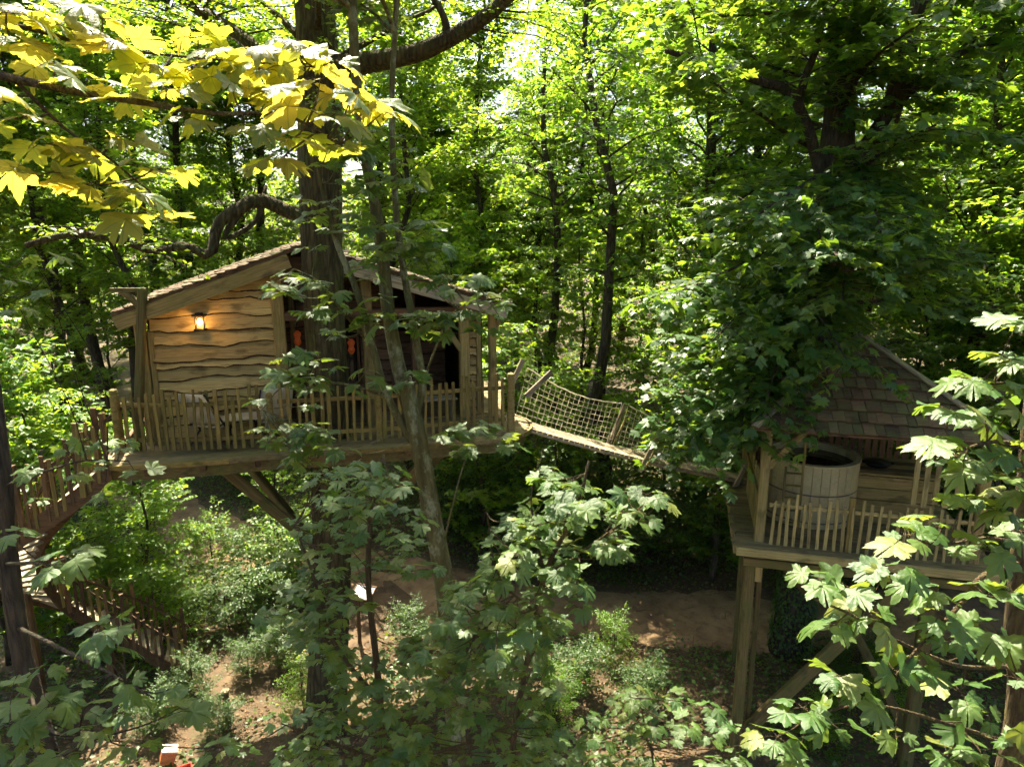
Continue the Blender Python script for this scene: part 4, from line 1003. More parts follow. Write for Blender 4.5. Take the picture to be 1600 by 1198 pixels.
BUSH = [  # px, Y, kind, scale, where
    (440, 16.9, 'bush', .75, 'behind the long deck brace'), (480, 17.5, 'ivybush', .7, 'against the oak foot'), (425, 16.0, 'ivybush', .7, 'above the bare earth track'),
    (290, 15.6, 'bush', .4, 'between the lower stairs and the path bend'), (240, 14.8, 'bush', .75, 'above the end of the stair railing'), (150, 16.2, 'bush', .8, 'inside the curve of the stairs'), (60, 15.5, 'bush', .9, 'outside the bend of the stairs'),
    (380, 25.5, 'ivybush', 1.0, 'on the far side of the path bend under the deck'), (225, 17.4, 'bush', .9, 'in full sun left of the path bend'), (760, 19.6, 'ivybush', 1.1, 'under the porch end of the deck'), (850, 19.8, 'ivybush', 1.2, 'under the upper end of the rope bridge'),
    (940, 19.2, 'ivybush', 1.15, 'under the middle of the rope bridge'), (1030, 19.5, 'ivybush', 1.2, 'behind the middle of the wide path'), (1110, 19.0, 'ivybush', 1.2, 'just left of the shelter corner post'), (1190, 19.2, 'bush', 1.0, 'behind the shelter legs'),
    (1290, 18.8, 'ivybush', 1.1, 'behind the ivy-covered trunk'), (1380, 19.0, 'bush', 1.1, 'under the shelter deck behind the strut'), (1480, 18.6, 'ivybush', 1.1, 'under the right end of the shelter'), (700, 20, 'ivybush', 1.0, 'behind the slender sycamore trunk'),
    (900, 13.0, 'ivybush', .45, 'on the near verge of the wide path'), (870, 12.2, 'bush', .42, 'among the dappled leaf litter'), (1010, 12.6, 'ivybush', .4, 'left of the shelter leg foot'), (1350, 13.4, 'ivybush', .55, 'below the crossing shelter strut'),
    (1400, 12.2, 'bush', .5, 'at the foot of the right shelter leg'), (230, 12.0, 'ivybush', .35, 'below the lower stair flight'), (330, 17.6, 'bush', .7, 'on the sunny verge below the path bend'), (385, 17.6, 'ivybush', .7, 'between the path bend and the oak'), (355, 15.8, 'ivybush', .5, 'at the end of the stair railing'),
    (1290, 11.6, 'bush', .4, 'beneath the pale foreground leaves'), (380, 13.9, 'ivybush', .35, 'beside the marker post'), (300, 13.2, 'ivybush', .38, 'at the foot of the stairs'), (440, 14.4, 'ivybush', .45, 'on the bare slope left of the oak foot'), (470, 12.8, 'bush', .38, 'on the bare slope below the oak'), (330, 12.2, 'ivybush', .3, 'between the marker post and the crate'), (640, 15.0, 'ivybush', .4, 'in front of the white information panel'), (960, 14.3, 'bush', .4, 'at the dappled near edge of the wide path')]
for px, Y, k, s, where in BUSH:
    place(k, pxX(px, Y, 1), Y, rg.uniform(0, 6.28), s, 'bush', ('pale green bush ' if k == 'bush' else 'dark evergreen bush ') + where, 'bush', 'bushes on the woodland floor')

for k in range(22):
    Y = rg.uniform(27, 42); x = (-.84 + 1.68 * (k + rg.random()) / 22) * Y
    if path_dist(np.array([x]), np.array([Y]))[0] < .5: continue
    place(rg.choice(['young', 'young2']), x, Y, rg.uniform(0, 6.28), rg.uniform(1.0, 1.5), 'distant_young_tree', 'bushy young tree filling the gaps between far trunks', 'young tree', 'young trees deep in the wood')
# ---- oak that carries the house
def wood_obj(name, mb, mat, parent): return meshobj(name, mb.mesh(name, smooth=True), mat, parent)
def px_pts(L): return [at(a, b, c) for a, b, c in L]
oak = thing('oak_tree', 'massive oak rising through the deck and the tree house roof', 'tree', OAK)
mb = MB(); zz = [-.3, .3, 1.5, 3, 4.5, 6.3, 7.5, 8.7, 10, 11.2, 12.5, 14, 16, 18]
wob = lambda z: Vector((OAK.x + .05 * math.sin(z * .6) + .004 * z - .085 * max(0, 6.5 - z), OAK.y + .06 * math.sin(z * .45 + 1), z))
rz_ = np.linspace(-.3, 18, 90); mb.tube([wob(z) for z in rz_], np.interp(rz_, zz, [.50, .42, .38, .365, .36, .36, .355, .345, .34, .37, .34, .30, .24, .16]), 40, seed=3, rough=.07)
wood_obj('trunk', mb, M_OAK, oak)
p = Plant(71)
def limb(pl, pts, r0, r1, n=22, sides=9, seed=1, rough=.10):
    L = polyline(pts, n); pl.wood.tube(L, np.linspace(r0, r1, n), sides, seed=seed, rough=rough); return L
L1 = limb(p, [wob(10.2)] + px_pts([(452, 332, 12.0), (405, 312, 11.7), (370, 328, 11.4), (340, 350, 11.2), (328, 398, 11.0), (290, 384, 10.9), (240, 392, 10.8), (185, 374, 10.6), (110, 366, 10.4), (40, 384, 10.2)]), .125, .04, seed=11)
L1b = limb(p, px_pts([(385, 318, 11.5), (350, 372, 11.3), (400, 345, 11.6), (415, 290, 11.9)]), .06, .03, 10, 7, seed=12)
L2 = limb(p, [wob(12.6)] + px_pts([(575, 98, 12.0), (640, 86, 11.8), (690, 66, 11.6), (755, 28, 11.4), (820, -30, 11.2), (900, -120, 11)]), .19, .07, seed=13)
L3 = limb(p, px_pts([(700, 62, 11.6), (690, 20, 11.5), (650, -40, 11.4)]), .07, .04, 8, 7, seed=14)
L4 = limb(p, [wob(12.2)] + px_pts([(440, 120, 12.4), (380, 60, 12.8), (300, 10, 13), (200, -60, 13)]), .16, .06, seed=15)
g = p.g
def sprout(pl, L, f0, f1, count, length, size, step, ntw, up=(.0, .6), r=.02, spread=1.0):
    for k in range(count):
        f = f0 + (f1 - f0) * (k + pl.g.random()) / count; q = L[min(len(L) - 1, int(f * (len(L) - 1)))]
        az = pl.g.uniform(0, 6.28); d = np.array([math.cos(az) * spread, math.sin(az) * spread, pl.g.uniform(*up)])
        pl.branch(q, d, length * pl.g.uniform(.6, 1.2), r, size, step, ntw, rise=-.02, tw_wood=False)
sprout(p, L1, .6, 1, 7, 1.2, .085, .10, 9, (-.2, .5)); sprout(p, L2, .55, 1, 12, 1.7, .085, .10, 10, (-.3, .5)); sprout(p, L4, .3, 1, 26, 2.4, .09, .1, 12, (-.4, .5))
for k in range(30):
    z = 12.6 + 6.5 * (k + g.random()) / 30; az = k * 2.4 + g.uniform(-.4, .4)
    p.branch(np.array(wob(z)), np.array([math.cos(az), math.sin(az), g.uniform(.1, .8)]), g.uniform(2.6, 5.2) * (1.1 - .04 * (z - 12)), .07, .09, .12, 20, rise=.01, tw_wood=False)
wood_obj('limbs', p.wood, M_OAK, oak)
P, D, Nn, S = p.arrays(); meshobj('crown', leaf_mesh('crown', P, D, Nn, S, KITE, M_LEAFB, seed=2), None, oak)

# ---- big sycamore behind the shelter, its lower trunk wrapped in ivy
SY = T(1.42, 3.95, -4.54)
syc = thing('sycamore_tree', 'big dark forked sycamore rising behind the tub shelter roof', 'tree', SY)
p = Plant(72); g = p.g
sp = lambda z: Vector((SY.x + .12 * math.sin(z * .35), SY.y + .1 * math.sin(z * .3 + 2), z))
mb = MB(); mb.tube([sp(z) for z in (-.2, 1, 3, 5, 7, 9, 10.5, 11.8, 13, 15, 17.5)], [.5, .42, .40, .38, .36, .34, .34, .33, .26, .22, .12], 14, seed=8, rough=.05)
wood_obj('trunk', mb, M_BARK, syc)
F1 = limb(p, [sp(10.6)] + px_pts([(1365, 225, 14.6), (1395, 170, 14.5), (1418, 80, 14.4), (1445, -20, 14.3), (1470, -140, 14.2)]), .27, .12, 14, 9, seed=21)
F2 = limb(p, px_pts([(1392, 172, 14.5), (1430, 135, 14.4), (1490, 92, 14.2), (1540, 40, 14)]), .13, .05, 10, 7, seed=22)
F3 = limb(p, [sp(10.2)] + px_pts([(1250, 165, 14.4), (1180, 125, 13.8), (1100, 98, 13.3), (1040, 80, 13)]), .13, .04, 12, 7, seed=23)
F4 = limb(p, px_pts([(1245, 165, 14.4), (1262, 110, 14.2), (1280, 60, 14), (1290, -40, 13.8)]), .09, .05, 8, 7, seed=24)
for L in (F1, F2, F3, F4): sprout(p, L, .2, 1, 12, 2.2, .15, .13, 12, (-.2, .6))
for k in range(50):
    z = 5.2 + 13 * ((k + g.random()) / 50) ** 1.1; az = k * 2.4 + g.uniform(-.4, .4)
    L = g.uniform(2.6, 4.6)
    d = np.array([math.cos(az), math.sin(az), g.uniform(.0, .45)])
    if d[1] < -.2 and z < 8.2 and d[0] > -.35: continue          # keep the roof clear
    p.branch(np.array(sp(z)), d, L, .06, .15, .13, 20, rise=-.03, tw_wood=True)
for (a, b, y, tx, ty, yy) in ((1225, 420, 13.9, 1090, 470, 11.6), (1230, 470, 13.9, 1120, 560, 11.4), (1240, 380, 13.9, 1190, 520, 11.2), (1240, 500, 13.9, 1060, 600, 12.0), (1250, 350, 14, 1060, 400, 12.0), (1250, 420, 14, 1215, 600, 11.2), (1280, 330, 14, 1310, 420, 11.0), (1290, 330, 14, 1400, 470, 11.4), (1300, 300, 14, 1480, 430, 12), (1250, 300, 14, 1160, 380, 11.2), (1300, 250, 14, 1240, 300, 10.8), (1300, 230, 14, 1380, 320, 11.0), (1250, 480, 14, 1085, 665, 12.6), (1245, 520, 14, 1120, 690, 12.6), (1235, 450, 13.9, 1030, 650, 13.0)):
    q0 = np.array(sp(at(a, b, y).z)); q1 = np.array(at(tx, ty, yy)); p.branch(q0, q1 - q0, np.linalg.norm(q1 - q0) * 1.05, .05, .15, .12, 26, rise=-.01, twl=.34, f0=.3)
wood_obj('limbs', p.wood, M_BARK, syc)
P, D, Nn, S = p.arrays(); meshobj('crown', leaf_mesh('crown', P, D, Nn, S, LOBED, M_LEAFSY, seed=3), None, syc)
n = 5200; z = g.uniform(0, 4.6, n); az = g.uniform(0, 6.28, n); rr = .42 + g.uniform(0, .09, n)
C = np.array([list(sp(q)) for q in z]); O_ = np.stack([np.cos(az), np.sin(az), 0 * az], 1)
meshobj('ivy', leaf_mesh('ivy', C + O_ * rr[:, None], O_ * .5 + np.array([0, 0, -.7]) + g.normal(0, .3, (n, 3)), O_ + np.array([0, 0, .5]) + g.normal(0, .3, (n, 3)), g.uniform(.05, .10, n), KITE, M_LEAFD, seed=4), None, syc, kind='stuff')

# ================================================================== NEAR SYCAMORES: every leaf one can pick out is an object
def finish(pl, parent, barkm, wood_name='branch', limit=300, lmat=None):
    wood_obj(wood_name, pl.wood, barkm, parent)
    P, D, Nn, S = pl.arrays(); x, y, dep = project(P); px = S * FPX / np.maximum(dep, .1)
    vis = (x > -60) & (x < 1660) & (y > -60) & (y < 1260) & (dep > .2)
    order = np.argsort(-(px * vis)); top = order[:limit][vis[order[:limit]]]; rest = np.setdiff1d(np.arange(len(P)), top)
    D = unit(D); Nn = unit(Nn - D * (Nn * D).sum(1)[:, None]); B = np.cross(Nn, D)
    for i in top:
        M = Matrix(((D[i][0] * S[i], B[i][0] * S[i], Nn[i][0] * S[i], P[i][0]), (D[i][1] * S[i], B[i][1] * S[i], Nn[i][1] * S[i], P[i][1]), (D[i][2] * S[i], B[i][2] * S[i], Nn[i][2] * S[i], P[i][2]), (0, 0, 0, 1)))
        meshobj('leaf', NEAR_MESH[int(pl.g.integers(12))], lmat, parent, M)
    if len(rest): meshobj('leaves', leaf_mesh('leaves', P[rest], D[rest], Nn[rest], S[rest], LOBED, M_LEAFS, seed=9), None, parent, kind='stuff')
def rosette(pl, q, size, cnt, out, tilt=.3, stemr=.0022, spread=1.0, droop=.35):
    """a tuft of long-stalked leaves at a shoot tip"""
    g = pl.g; q = np.array(tuple(q), float); a0 = g.uniform(0, 6.28)
    for k in range(cnt):
        a = a0 + k * 2 * math.pi / cnt + g.uniform(-.4, .4)
        d = np.array([math.cos(a), math.sin(a), g.uniform(-.1, .45)]) * spread + np.array(out) * .5; d /= np.linalg.norm(d)
        s = size * g.uniform(.5, 1.3); L = s * g.uniform(.5, 1.1)
        e = q + d * L; e[2] -= .12 * L
        pl.wood.tube([q, q + d * L * .5 + np.array([0, 0, L * .05]), e], [stemr, stemr * .8, stemr * .8], 4, cap=False)
        dd = d * np.array([1, 1, .3]) + np.array([0, 0, -droop * g.uniform(.3, 1.6)]) + g.normal(0, .12, 3)
        pl.leaf(e, dd, np.array([0, 0, 1.0]) + g.normal(0, tilt, 3) + dd * .0, s)
def tie(pl, stems, q, r=.005, sag=.05):
    """twig from the nearest point of the stems to q"""
    q = np.array(tuple(q), float); A = np.concatenate(stems); dd = np.linalg.norm(A - q, axis=1) + np.maximum(0, A[:, 2] - q[2]) * .8
    a = A[int(np.argmin(dd))]; m = (a + q) / 2 + pl.g.normal(0, .04, 3) * np.linalg.norm(q - a); m[2] -= sag * np.linalg.norm(q - a)
    L = polyline([a, m, q], 7); pl.wood.tube(L, np.linspace(r, r * .45, 7), 5, cap=False); return L

# ---- top left: overhanging bough lit from behind
b1 = thing('overhanging_bough', 'backlit yellow green maple bough hanging into view at the top left', 'bough', at(-120, 90, 2.2))
p = Plant(81)
Sm = limb(p, px_pts([(-260, 60, 2.1), (-60, 105, 2.2), (100, 140, 2.3), (220, 160, 2.4), (340, 178, 2.5), (445, 180, 2.6), (530, 226, 2.7)]), .016, .004, 30, 8, seed=31, rough=.06)
S2 = limb(p, px_pts([(20, 122, 2.25), (100, 200, 2.35), (160, 240, 2.4), (235, 300, 2.5)]), .007, .003, 10, 6, seed=32)
S3 = limb(p, px_pts([(-200, 20, 2.3), (20, 40, 2.5), (140, 70, 2.6), (300, 90, 2.7), (490, 105, 2.8)]), .010, .003, 18, 6, seed=33)
CL = [(50, 15, 2.5), (110, 45, 2.5), (20, 65, 2.4), (180, 70, 2.5), (240, 105, 2.55), (310, 60, 2.6), (390, 80, 2.7), (470, 85, 2.75), (500, 125, 2.7), (550, 150, 2.75), (360, 130, 2.55), (430, 150, 2.6), (290, 185, 2.45), (380, 200, 2.5),
      (460, 215, 2.6), (530, 230, 2.7), (430, 255, 2.6), (30, 185, 2.2), (75, 225, 2.25), (150, 250, 2.35), (60, 275, 2.25), (130, 290, 2.4), (215, 305, 2.5), (240, 265, 2.45), (90, 100, 2.3), (190, 150, 2.35), (130, 130, 2.3), (260, 140, 2.4), (500, 180, 2.6), (-20, 140, 2.1), (10, 20, 2.4), (340, 95, 2.6), (415, 110, 2.65)]
CL += [(575, 165, 2.8), (600, 175, 2.85), (520, 95, 2.8), (450, 65, 2.8), (160, 30, 2.55), (215, 335, 2.5), (180, 215, 2.4), (300, 110, 2.6)]
for q in CL:
    Q = at(*q); tie(p, [Sm, S2, S3], Q, .0045); rosette(p, Q, .093, 4 + (int(q[0]) % 2), (0.25, .1, -.1), tilt=.34, stemr=.0018, droop=.38)
finish(p, b1, M_TWIG, lmat=M_LEAFY)

# ---- bottom right: young sycamore beside the camera
X0 = at(1600, 1000, 3.6)
b2 = thing('foreground_sycamore', 'sunlit young sycamore with large pale leaves at the right edge', 'tree', (X0.x, X0.y, 0))
p = Plant(82)
Tr = limb(p, [(X0.x - .15, X0.y, -.1), (X0.x - .12, X0.y, 3)] + px_pts([(1578, 1198, 3.6), (1588, 1000, 3.6), (1600, 850, 3.6), (1615, 650, 3.6), (1640, 420, 3.7), (1660, 100, 3.8)]), .085, .04, 40, 10, seed=41, rough=.05)
B1 = limb(p, px_pts([(1592, 880, 3.58), (1535, 900, 3.3), (1500, 945, 3.1), (1440, 1005, 3.0), (1380, 1080, 2.95)]), .018, .005, 14, 7, seed=42)
B2 = limb(p, px_pts([(1585, 1040, 3.58), (1500, 1040, 3.2), (1400, 1000, 3.0), (1330, 960, 2.9), (1270, 935, 2.9)]), .014, .004, 14, 7, seed=43)
B3 = limb(p, px_pts([(1610, 700, 3.6), (1560, 690, 3.2), (1510, 700, 3.0), (1460, 720, 2.9)]), .014, .004, 12, 6, seed=44)
B4 = limb(p, px_pts([(1600, 850, 3.6), (1540, 840, 3.2), (1480, 850, 3.0), (1420, 845, 2.9)]), .012, .004, 12, 6, seed=45)
B5 = limb(p, px_pts([(1620, 620, 3.6), (1570, 600, 3.3), (1520, 600, 3.1)]), .012, .004, 10, 6, seed=46)
B6 = limb(p, px_pts([(1578, 1160, 3.58), (1480, 1130, 3.2), (1360, 1100, 3.0), (1260, 1120, 2.95)]), .014, .004, 12, 6, seed=47)
CL = [(1280, 905, 2.9), (1330, 920, 2.95), (1385, 890, 2.95), (1305, 975, 2.9), (1360, 960, 2.95), (1255, 1105, 2.9), (1215, 1150, 2.95), (1340, 1085, 2.9), (1310, 1055, 2.95), (1395, 1045, 2.95), (1430, 1035, 3.0), (1480, 1000, 3.0), (1540, 930, 3.1), (1470, 960, 3.0),
      (1560, 990, 3.1), (1500, 1080, 3.1), (1545, 1120, 3.1), (1590, 1060, 3.2), (1450, 925, 3.0), (1585, 925, 3.1), (1505, 590, 3.0), (1560, 600, 3.1), (1595, 560, 3.2), (1480, 640, 3.0), (1540, 655, 3.1), (1465, 690, 2.9), (1505, 720, 3.0), (1560, 740, 3.0), (1590, 700, 3.1),
      (1510, 780, 3.0), (1560, 800, 3.0), (1595, 830, 3.1), (1420, 835, 2.9), (1470, 825, 3.0), (1540, 860, 3.0), (1590, 505, 3.2), (1580, 640, 3.1), (1530, 1170, 3.1), (1590, 1160, 3.2), (1480, 1180, 3.1), (1400, 1150, 3.0), (1240, 1185, 3.0), (1300, 1130, 3.0), (1600, 770, 3.0), (1575, 560, 3.1), (1600, 610, 3.1)]
for q in CL:
    Q = at(*q); tie(p, [Tr[14:], B1, B2, B3, B4, B5, B6], Q, .005); rosette(p, Q, .104, 5, (-.2, -.1, .0), tilt=.38, stemr=.002, droop=.4)
finish(p, b2, M_TWIG, wood_name='trunk')

# ---- bottom left: dark sycamore close to the camera, crown above the frame
X1 = at(40, 1080, 5.6)
b3 = thing('shaded_sycamore', 'dark curving sycamore trunk with shaded leaves at the left edge', 'tree', (X1.x + .1, X1.y, 0))
p = Plant(83)
Tr = limb(p, [(X1.x + .5, X1.y + .1, -.1), (X1.x + .35, X1.y, 2.5)] + px_pts([(52, 1090, 5.6), (28, 980, 5.6), (10, 860, 5.6), (2, 740, 5.6), (-20, 560, 5.7), (-45, 300, 5.8), (-80, -40, 6), (-110, -400, 6.3)]), .09, .07, 40, 10, seed=51)
C1 = limb(p, px_pts([(28, 980, 5.6), (90, 1010, 4.4), (150, 1040, 3.5), (240, 1090, 3.2)]), .02, .005, 14, 7, seed=52)
C2 = limb(p, px_pts([(10, 880, 5.6), (30, 880, 4.4), (60, 880, 3.4), (110, 890, 3.1)]), .016, .004, 14, 7, seed=53)
C3 = limb(p, px_pts([(48, 1080, 5.6), (60, 1120, 4.5), (100, 1150, 3.4), (180, 1150, 3.1)]), .016, .004, 14, 7, seed=54)
C4 = limb(p, px_pts([(5, 760, 5.6), (60, 740, 5.3), (130, 720, 5.2), (200, 720, 5.2)]), .014, .004, 14, 7, seed=55)
for q in [(20, 835, 3.2), (75, 890, 3.1), (105, 870, 3.1), (150, 985, 3.2), (185, 965, 3.3), (165, 1010, 3.2), (60, 1050, 3.2), (115, 1075, 3.2), (200, 1065, 3.3), (270, 1075, 3.4), (55, 1120, 3.1), (150, 1140, 3.1), (25, 1165, 3.0), (100, 1180, 3.0), (270, 1115, 3.4),
          (200, 1165, 3.2), (20, 1080, 3.0), (130, 1110, 3.3), (290, 1100, 3.5), (80, 1100, 3.1), (180, 1110, 3.2), (10, 1130, 3.0), (60, 1180, 3.1), (340, 1170, 3.5)]:
    Q = at(*q); tie(p, [C1, C2, C3], Q, .005); rosette(p, Q, .095, 4, (.1, -.1, 0), tilt=.36, droop=.35)
for q in [(50, 735, 5.2), (100, 700, 5.2), (150, 725, 5.1), (190, 700, 5.2), (210, 735, 5.2), (120, 745, 5.1), (160, 770, 5.1), (60, 780, 5.2), (170, 690, 5.3), (20, 440, 5.0), (60, 420, 4.6), (80, 460, 4.6), (100, 400, 4.8), (130, 690, 5.2), (30, 480, 4.8), (40, 400, 4.7)]:
    Q = at(*q); tie(p, [C4, Tr], Q, .005); rosette(p, Q, .10, 3, (.1, -.1, 0), tilt=.36)
for k in range(20):  # unseen crown above the frame, added to shade the lower left leaves
    z = 12.8 + 2.8 * k / 20; q = Tr[int(np.argmin(np.abs(Tr[:, 2] - z)))]; az = k * 2.4
    p.branch(q, np.array([math.cos(az), math.sin(az), .15]), p.g.uniform(1.6, 3.4), .04, .15, .15, 14, rise=-.02, tw_wood=False)
finish(p, b3, M_BARK, wood_name='trunk')

# ---- centre: saplings below the deck
def sapling(seed, base, stems, polys, count, label, size, cnt, Yr, name='sycamore_sapling', limit=300):
    t = thing(name, label, 'sapling', base, group='young sycamores in front of the platforms'); p = Plant(seed); ST_ = []
    for i, (pts, r) in enumerate(stems): ST_.append(limb(p, pts, r, r * .25, 26, 7, seed=seed + i, rough=.05))
    rr = random.Random(seed); k = 0; tr = 0
    def inside(x, y, poly):
        c = False; j = len(poly) - 1
        for i in range(len(poly)):
            if (poly[i][1] > y) != (poly[j][1] > y) and x < (poly[j][0] - poly[i][0]) * (y - poly[i][1]) / (poly[j][1] - poly[i][1]) + poly[i][0]: c = not c
            j = i
        return c
    xs = [a for po in polys for a, _ in po]; ys = [b for po in polys for _, b in po]; pts = []
    while k < count and tr < 9000:
        tr += 1; x = rr.uniform(min(xs), max(xs)); y = rr.uniform(min(ys), max(ys))
        if not any(inside(x, y, po) for po in polys): continue
        if any(math.hypot(x - a, y - b) < 11 for a, b in pts): continue
        if HOLES and any(inside(x, y, po) for po in HOLES): continue
        pts.append((x, y)); k += 1
        Q = at(x, y, rr.uniform(*Yr)); tie(p, ST_, Q, .006); rosette(p, Q, size, cnt, (0, -.1, 0), tilt=.26, stemr=.002, droop=.32)
    finish(p, t, M_TWIG, wood_name='stem', limit=limit)
HOLES = [[(560, 895), (690, 890), (700, 960), (620, 1010), (560, 1000)], [(330, 1010), (470, 1005), (490, 1090), (400, 1150), (300, 1150)], [(640, 600), (690, 600), (700, 960), (640, 700)]]
bA = at(600, 1250, 5.6)
sapling(91, (bA.x, bA.y, 0), [([(bA.x, bA.y, -.1), (bA.x, bA.y, 3)] + px_pts([(600, 1190, 5.6), (590, 1050, 5.5), (575, 900, 5.4), (585, 760, 5.4), (600, 710, 5.4)]), .05),
        (px_pts([(600, 1180, 5.6), (680, 1080, 5.4), (740, 1000, 5.2), (780, 960, 5.0)]), .025), (px_pts([(595, 1100, 5.55), (520, 1000, 5.3), (490, 900, 5.2), (460, 820, 5.1)]), .025), (px_pts([(600, 1190, 5.6), (520, 1160, 5.0), (440, 1130, 4.8)]), .02), (px_pts([(600, 1190, 5.6), (700, 1170, 5.0), (800, 1130, 4.8)]), .02)],
        [[(400, 990), (440, 830), (480, 740), (600, 715), (650, 760), (690, 900), (760, 940), (850, 1010), (880, 1080), (870, 1198), (360, 1198), (370, 1130), (480, 1060), (450, 1000)]], 250, 'dense shaded sycamore sapling in front of the deck, lower middle', .085, 5, (4.6, 5.9))
bB = at(800, 1250, 5.2)
sapling(92, (bB.x, bB.y, 0), [([(bB.x, bB.y, -.1), (bB.x, bB.y, 3)] + px_pts([(800, 1190, 5.2), (820, 1050, 5.1), (850, 900, 5.0), (900, 800, 4.9), (920, 720, 4.9)]), .04), (px_pts([(850, 900, 5.0), (940, 840, 4.7), (1010, 785, 4.6), (1040, 770, 4.5)]), .012), (px_pts([(840, 960, 5.05), (780, 900, 5.0), (760, 800, 5.0)]), .012), (px_pts([(850, 900, 5.0), (830, 780, 5.1), (850, 700, 5.2)]), .012)],
        [[(700, 970), (750, 880), (800, 800), (850, 725), (960, 712), (1000, 757), (1050, 765), (1045, 805), (970, 850), (930, 920), (870, 1000), (770, 1030)]], 88, 'sycamore sapling with sunlit white-edged leaves below the rope bridge', .092, 5, (4.3, 5.4))
bC = at(1020, 1260, 5.4)
sapling(93, (bC.x, bC.y, 0), [([(bC.x, bC.y, -.1), (bC.x, bC.y, 3)] + px_pts([(1020, 1210, 5.4), (1010, 1150, 5.2), (1000, 1090, 5.0)]), .02)],
        [[(880, 1150), (980, 1075), (1090, 1090), (1180, 1150), (1170, 1198), (880, 1198)]], 34, 'small sycamore shoot at the bottom, left of the shelter leg', .088, 4, (4.8, 5.4))

# ---- slender multi-stemmed sycamore in front of the deck
bD = at(720, 1290, 9.2)
ms = thing('slender_sycamore', 'slender lichen-covered sycamore forking into several stems before the deck', 'tree', (bD.x, bD.y, 0))
p = Plant(94)
M0 = limb(p, [(bD.x + .05, bD.y, -.1)] + px_pts([(715, 1180, 9.2), (698, 940, 9.2), (674, 800, 9.2), (656, 700, 9.2), (642, 640, 9.2), (630, 590, 9.2)]), .16, .115, 24, 12, seed=61, rough=.05)
M1 = limb(p, px_pts([(645, 690, 9.2), (606, 620, 9.15), (582, 540, 9.1), (556, 450, 9.0), (528, 385, 9.0), (505, 300, 9.0), (490, 200, 9)]), .06, .025, 22, 9, seed=62, rough=.04)
M2 = limb(p, px_pts([(640, 640, 9.2), (620, 560, 9.25), (606, 480, 9.3), (598, 400, 9.3), (586, 320, 9.3), (572, 250, 9.3), (556, 120, 9.4), (548, -60, 9.5), (540, -260, 9.6)]), .105, .05, 24, 10, seed=63, rough=.04)
M3 = limb(p, px_pts([(648, 650, 9.2), (660, 600, 9.3), (648, 520, 9.4), (630, 420, 9.4), (618, 320, 9.5), (612, 160, 9.5), (620, 0, 9.6), (625, -160, 9.6)]), .06, .03, 22, 9, seed=64, rough=.04)
M4 = limb(p, px_pts([(660, 600, 9.3), (690, 520, 9.0), (720, 480, 8.9), (780, 465, 8.8)]), .02, .006, 12, 6, seed=65)
M5 = limb(p, px_pts([(606, 620, 9.15), (540, 600, 8.8), (450, 600, 8.6), (410, 640, 8.5)]), .02, .006, 12, 6, seed=66)
M6 = limb(p, px_pts([(690, 860, 9.2), (720, 740, 8.8), (745, 680, 8.7)]), .015, .005, 8, 6, seed=67)
M7 = limb(p, px_pts([(580, 540, 9.1), (530, 480, 8.8), (500, 440, 8.7), (460, 420, 8.7)]), .016, .005, 10, 6, seed=68)
PD = random.Random(5)
areas = [((400, 560, 490, 700), 15), ((480, 430, 600, 610), 22), ((600, 430, 790, 520), 30), ((455, 660, 560, 730), 9), ((690, 640, 800, 705), 12), ((420, 420, 520, 470), 7), ((560, 340, 690, 440), 20), ((470, 250, 560, 400), 14), ((560, 230, 660, 330), 10), ((640, 560, 690, 620), 3), ((470, 150, 660, 250), 12)]
for (x0, y0, x1, y1), c in areas:
    for k in range(c):
        Q = at(PD.uniform(x0, x1), PD.uniform(y0, y1), PD.uniform(8.4, 9.1)); tie(p, [M1, M2, M3, M4, M5, M6, M7], Q, .007); rosette(p, Q, .155, 4, (0, -.1, 0), tilt=.28, droop=.3, stemr=.003)
for k in range(20):  # top branches above the frame, turned left, added to shade the dense sapling
    q = (M2 if k % 2 else M3)[-1 - k // 4]; az = R(95) + R(190) * ((k * .618) % 1)
    p.branch(np.array(q), np.array([math.cos(az), math.sin(az), .5]), p.g.uniform(1.2, 2.6), .03, .15, .15, 12, tw_wood=False)
finish(p, ms, M_SYC, wood_name='trunk')

# ================================================================== GROUND COVER
g = np.random.default_rng(6)
def cover(name, n, xr, yr, size, hmax, mat, label, clear, dens, hfun=None, flat=False):
    x = g.uniform(*xr, n); y = g.uniform(*yr, n)
    keep = (path_dist(x, y) > clear - .6 * g.random(n) ** 2) & (g.random(n) < dens(x, y)); x, y = x[keep], y[keep]; m = len(x)
    hn = .5 + .5 * np.sin(x * 1.1 + 2 * np.sin(y * .7)) * np.cos(y * 1.3 + np.sin(x * .9))
    z = gz(x, y) + .01 + g.random(m) * hmax * (.15 + .85 * hn)
    D = np.stack([g.normal(0, 1, m), g.normal(0, 1, m), g.normal(-.1, .35 if not flat else .1, m)], 1); Nn = np.stack([g.normal(0, .4, m), g.normal(0, .4, m), np.ones(m)], 1)
    o = meshobj(name, leaf_mesh(name, np.stack([x, y, z], 1), D, Nn, g.uniform(.6, 1.3, m) * size, KITE, mat, seed=7), None)
    return tag(o, label, 'ground cover', kind='stuff')
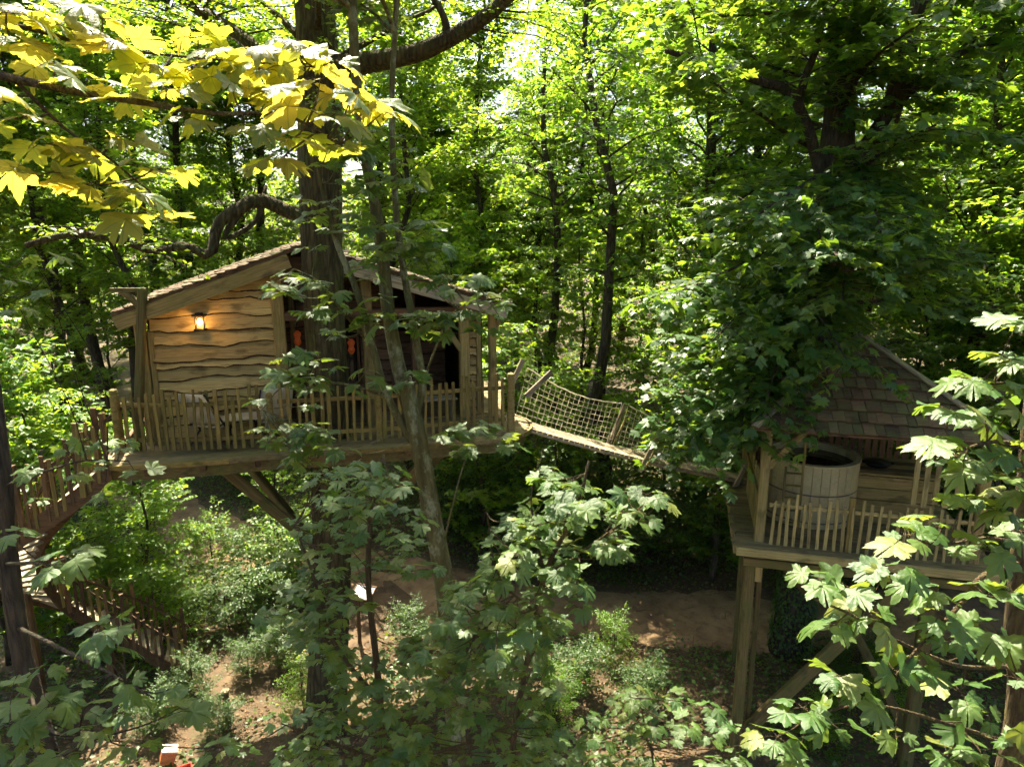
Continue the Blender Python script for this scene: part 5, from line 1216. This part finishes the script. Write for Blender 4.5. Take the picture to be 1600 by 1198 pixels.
nz = lambda x, y: .5 + .5 * np.sin(x * .9 + 1.3 * np.sin(y * .6 + 1)) * np.sin(y * .8 + 1.1 * np.cos(x * .7))
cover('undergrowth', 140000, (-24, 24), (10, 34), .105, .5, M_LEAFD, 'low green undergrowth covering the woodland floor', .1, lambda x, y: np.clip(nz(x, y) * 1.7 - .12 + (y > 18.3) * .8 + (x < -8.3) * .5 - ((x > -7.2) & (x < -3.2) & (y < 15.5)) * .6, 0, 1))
cover('fallen_leaves', 48000, (-12, 12), (9, 20), .065, .02, M_LITTER, 'brown fallen leaves and twigs littering the soil', -.9, lambda x, y: np.where(path_dist(x, y) > .1, .75, np.where(path_dist(x, y) > -.5, .5, .22)), flat=True)
tw_ = MB(); rgt = random.Random(12)
for k in range(420):
    x, y = rgt.uniform(-9, 9), rgt.uniform(10, 18.5); a = rgt.uniform(0, 6.28); L = rgt.uniform(.1, .55); z = float(gz(x, y)) + .035
    tw_.tube([(x, y, z), (x + math.cos(a) * L * .5 + rgt.uniform(-.03, .03), y + math.sin(a) * L * .5, z + .02), (x + math.cos(a) * L, y + math.sin(a) * L, z)], [.008, .007, .004], 4)
tag(meshobj('fallen_twigs', tw_.mesh('fallen_twigs'), M_TWIG), 'broken twigs strewn over the bare soil', 'twigs', kind='stuff')
# ---- far wood that closes the view
g = np.random.default_rng(8); n = 90000; nc = 700
cx = g.uniform(-75, 75, nc); cyy = g.uniform(52, 78, nc); cz = g.uniform(0, 1, nc) ** .9 * 15 + .5; cr = g.uniform(1.2, 3.0, nc); i = g.integers(0, nc, n)
v = unit(g.normal(0, 1, (n, 3))) * (g.random((n, 1)) ** .45) * cr[i][:, None] * np.array([1, 1, .6])
o = meshobj('distant_wood', leaf_mesh('distant_wood', np.stack([cx[i], cyy[i], cz[i]], 1) + v, g.normal(0, 1, (n, 3)) + np.array([0, 0, -.3]), g.normal(0, .6, (n, 3)) + np.array([0, 0, 1]), g.uniform(.22, .45, n), KITE, M_LEAFB, seed=11), None)
tag(o, 'sunlit wall of distant foliage closing the wood', 'wood', kind='stuff')
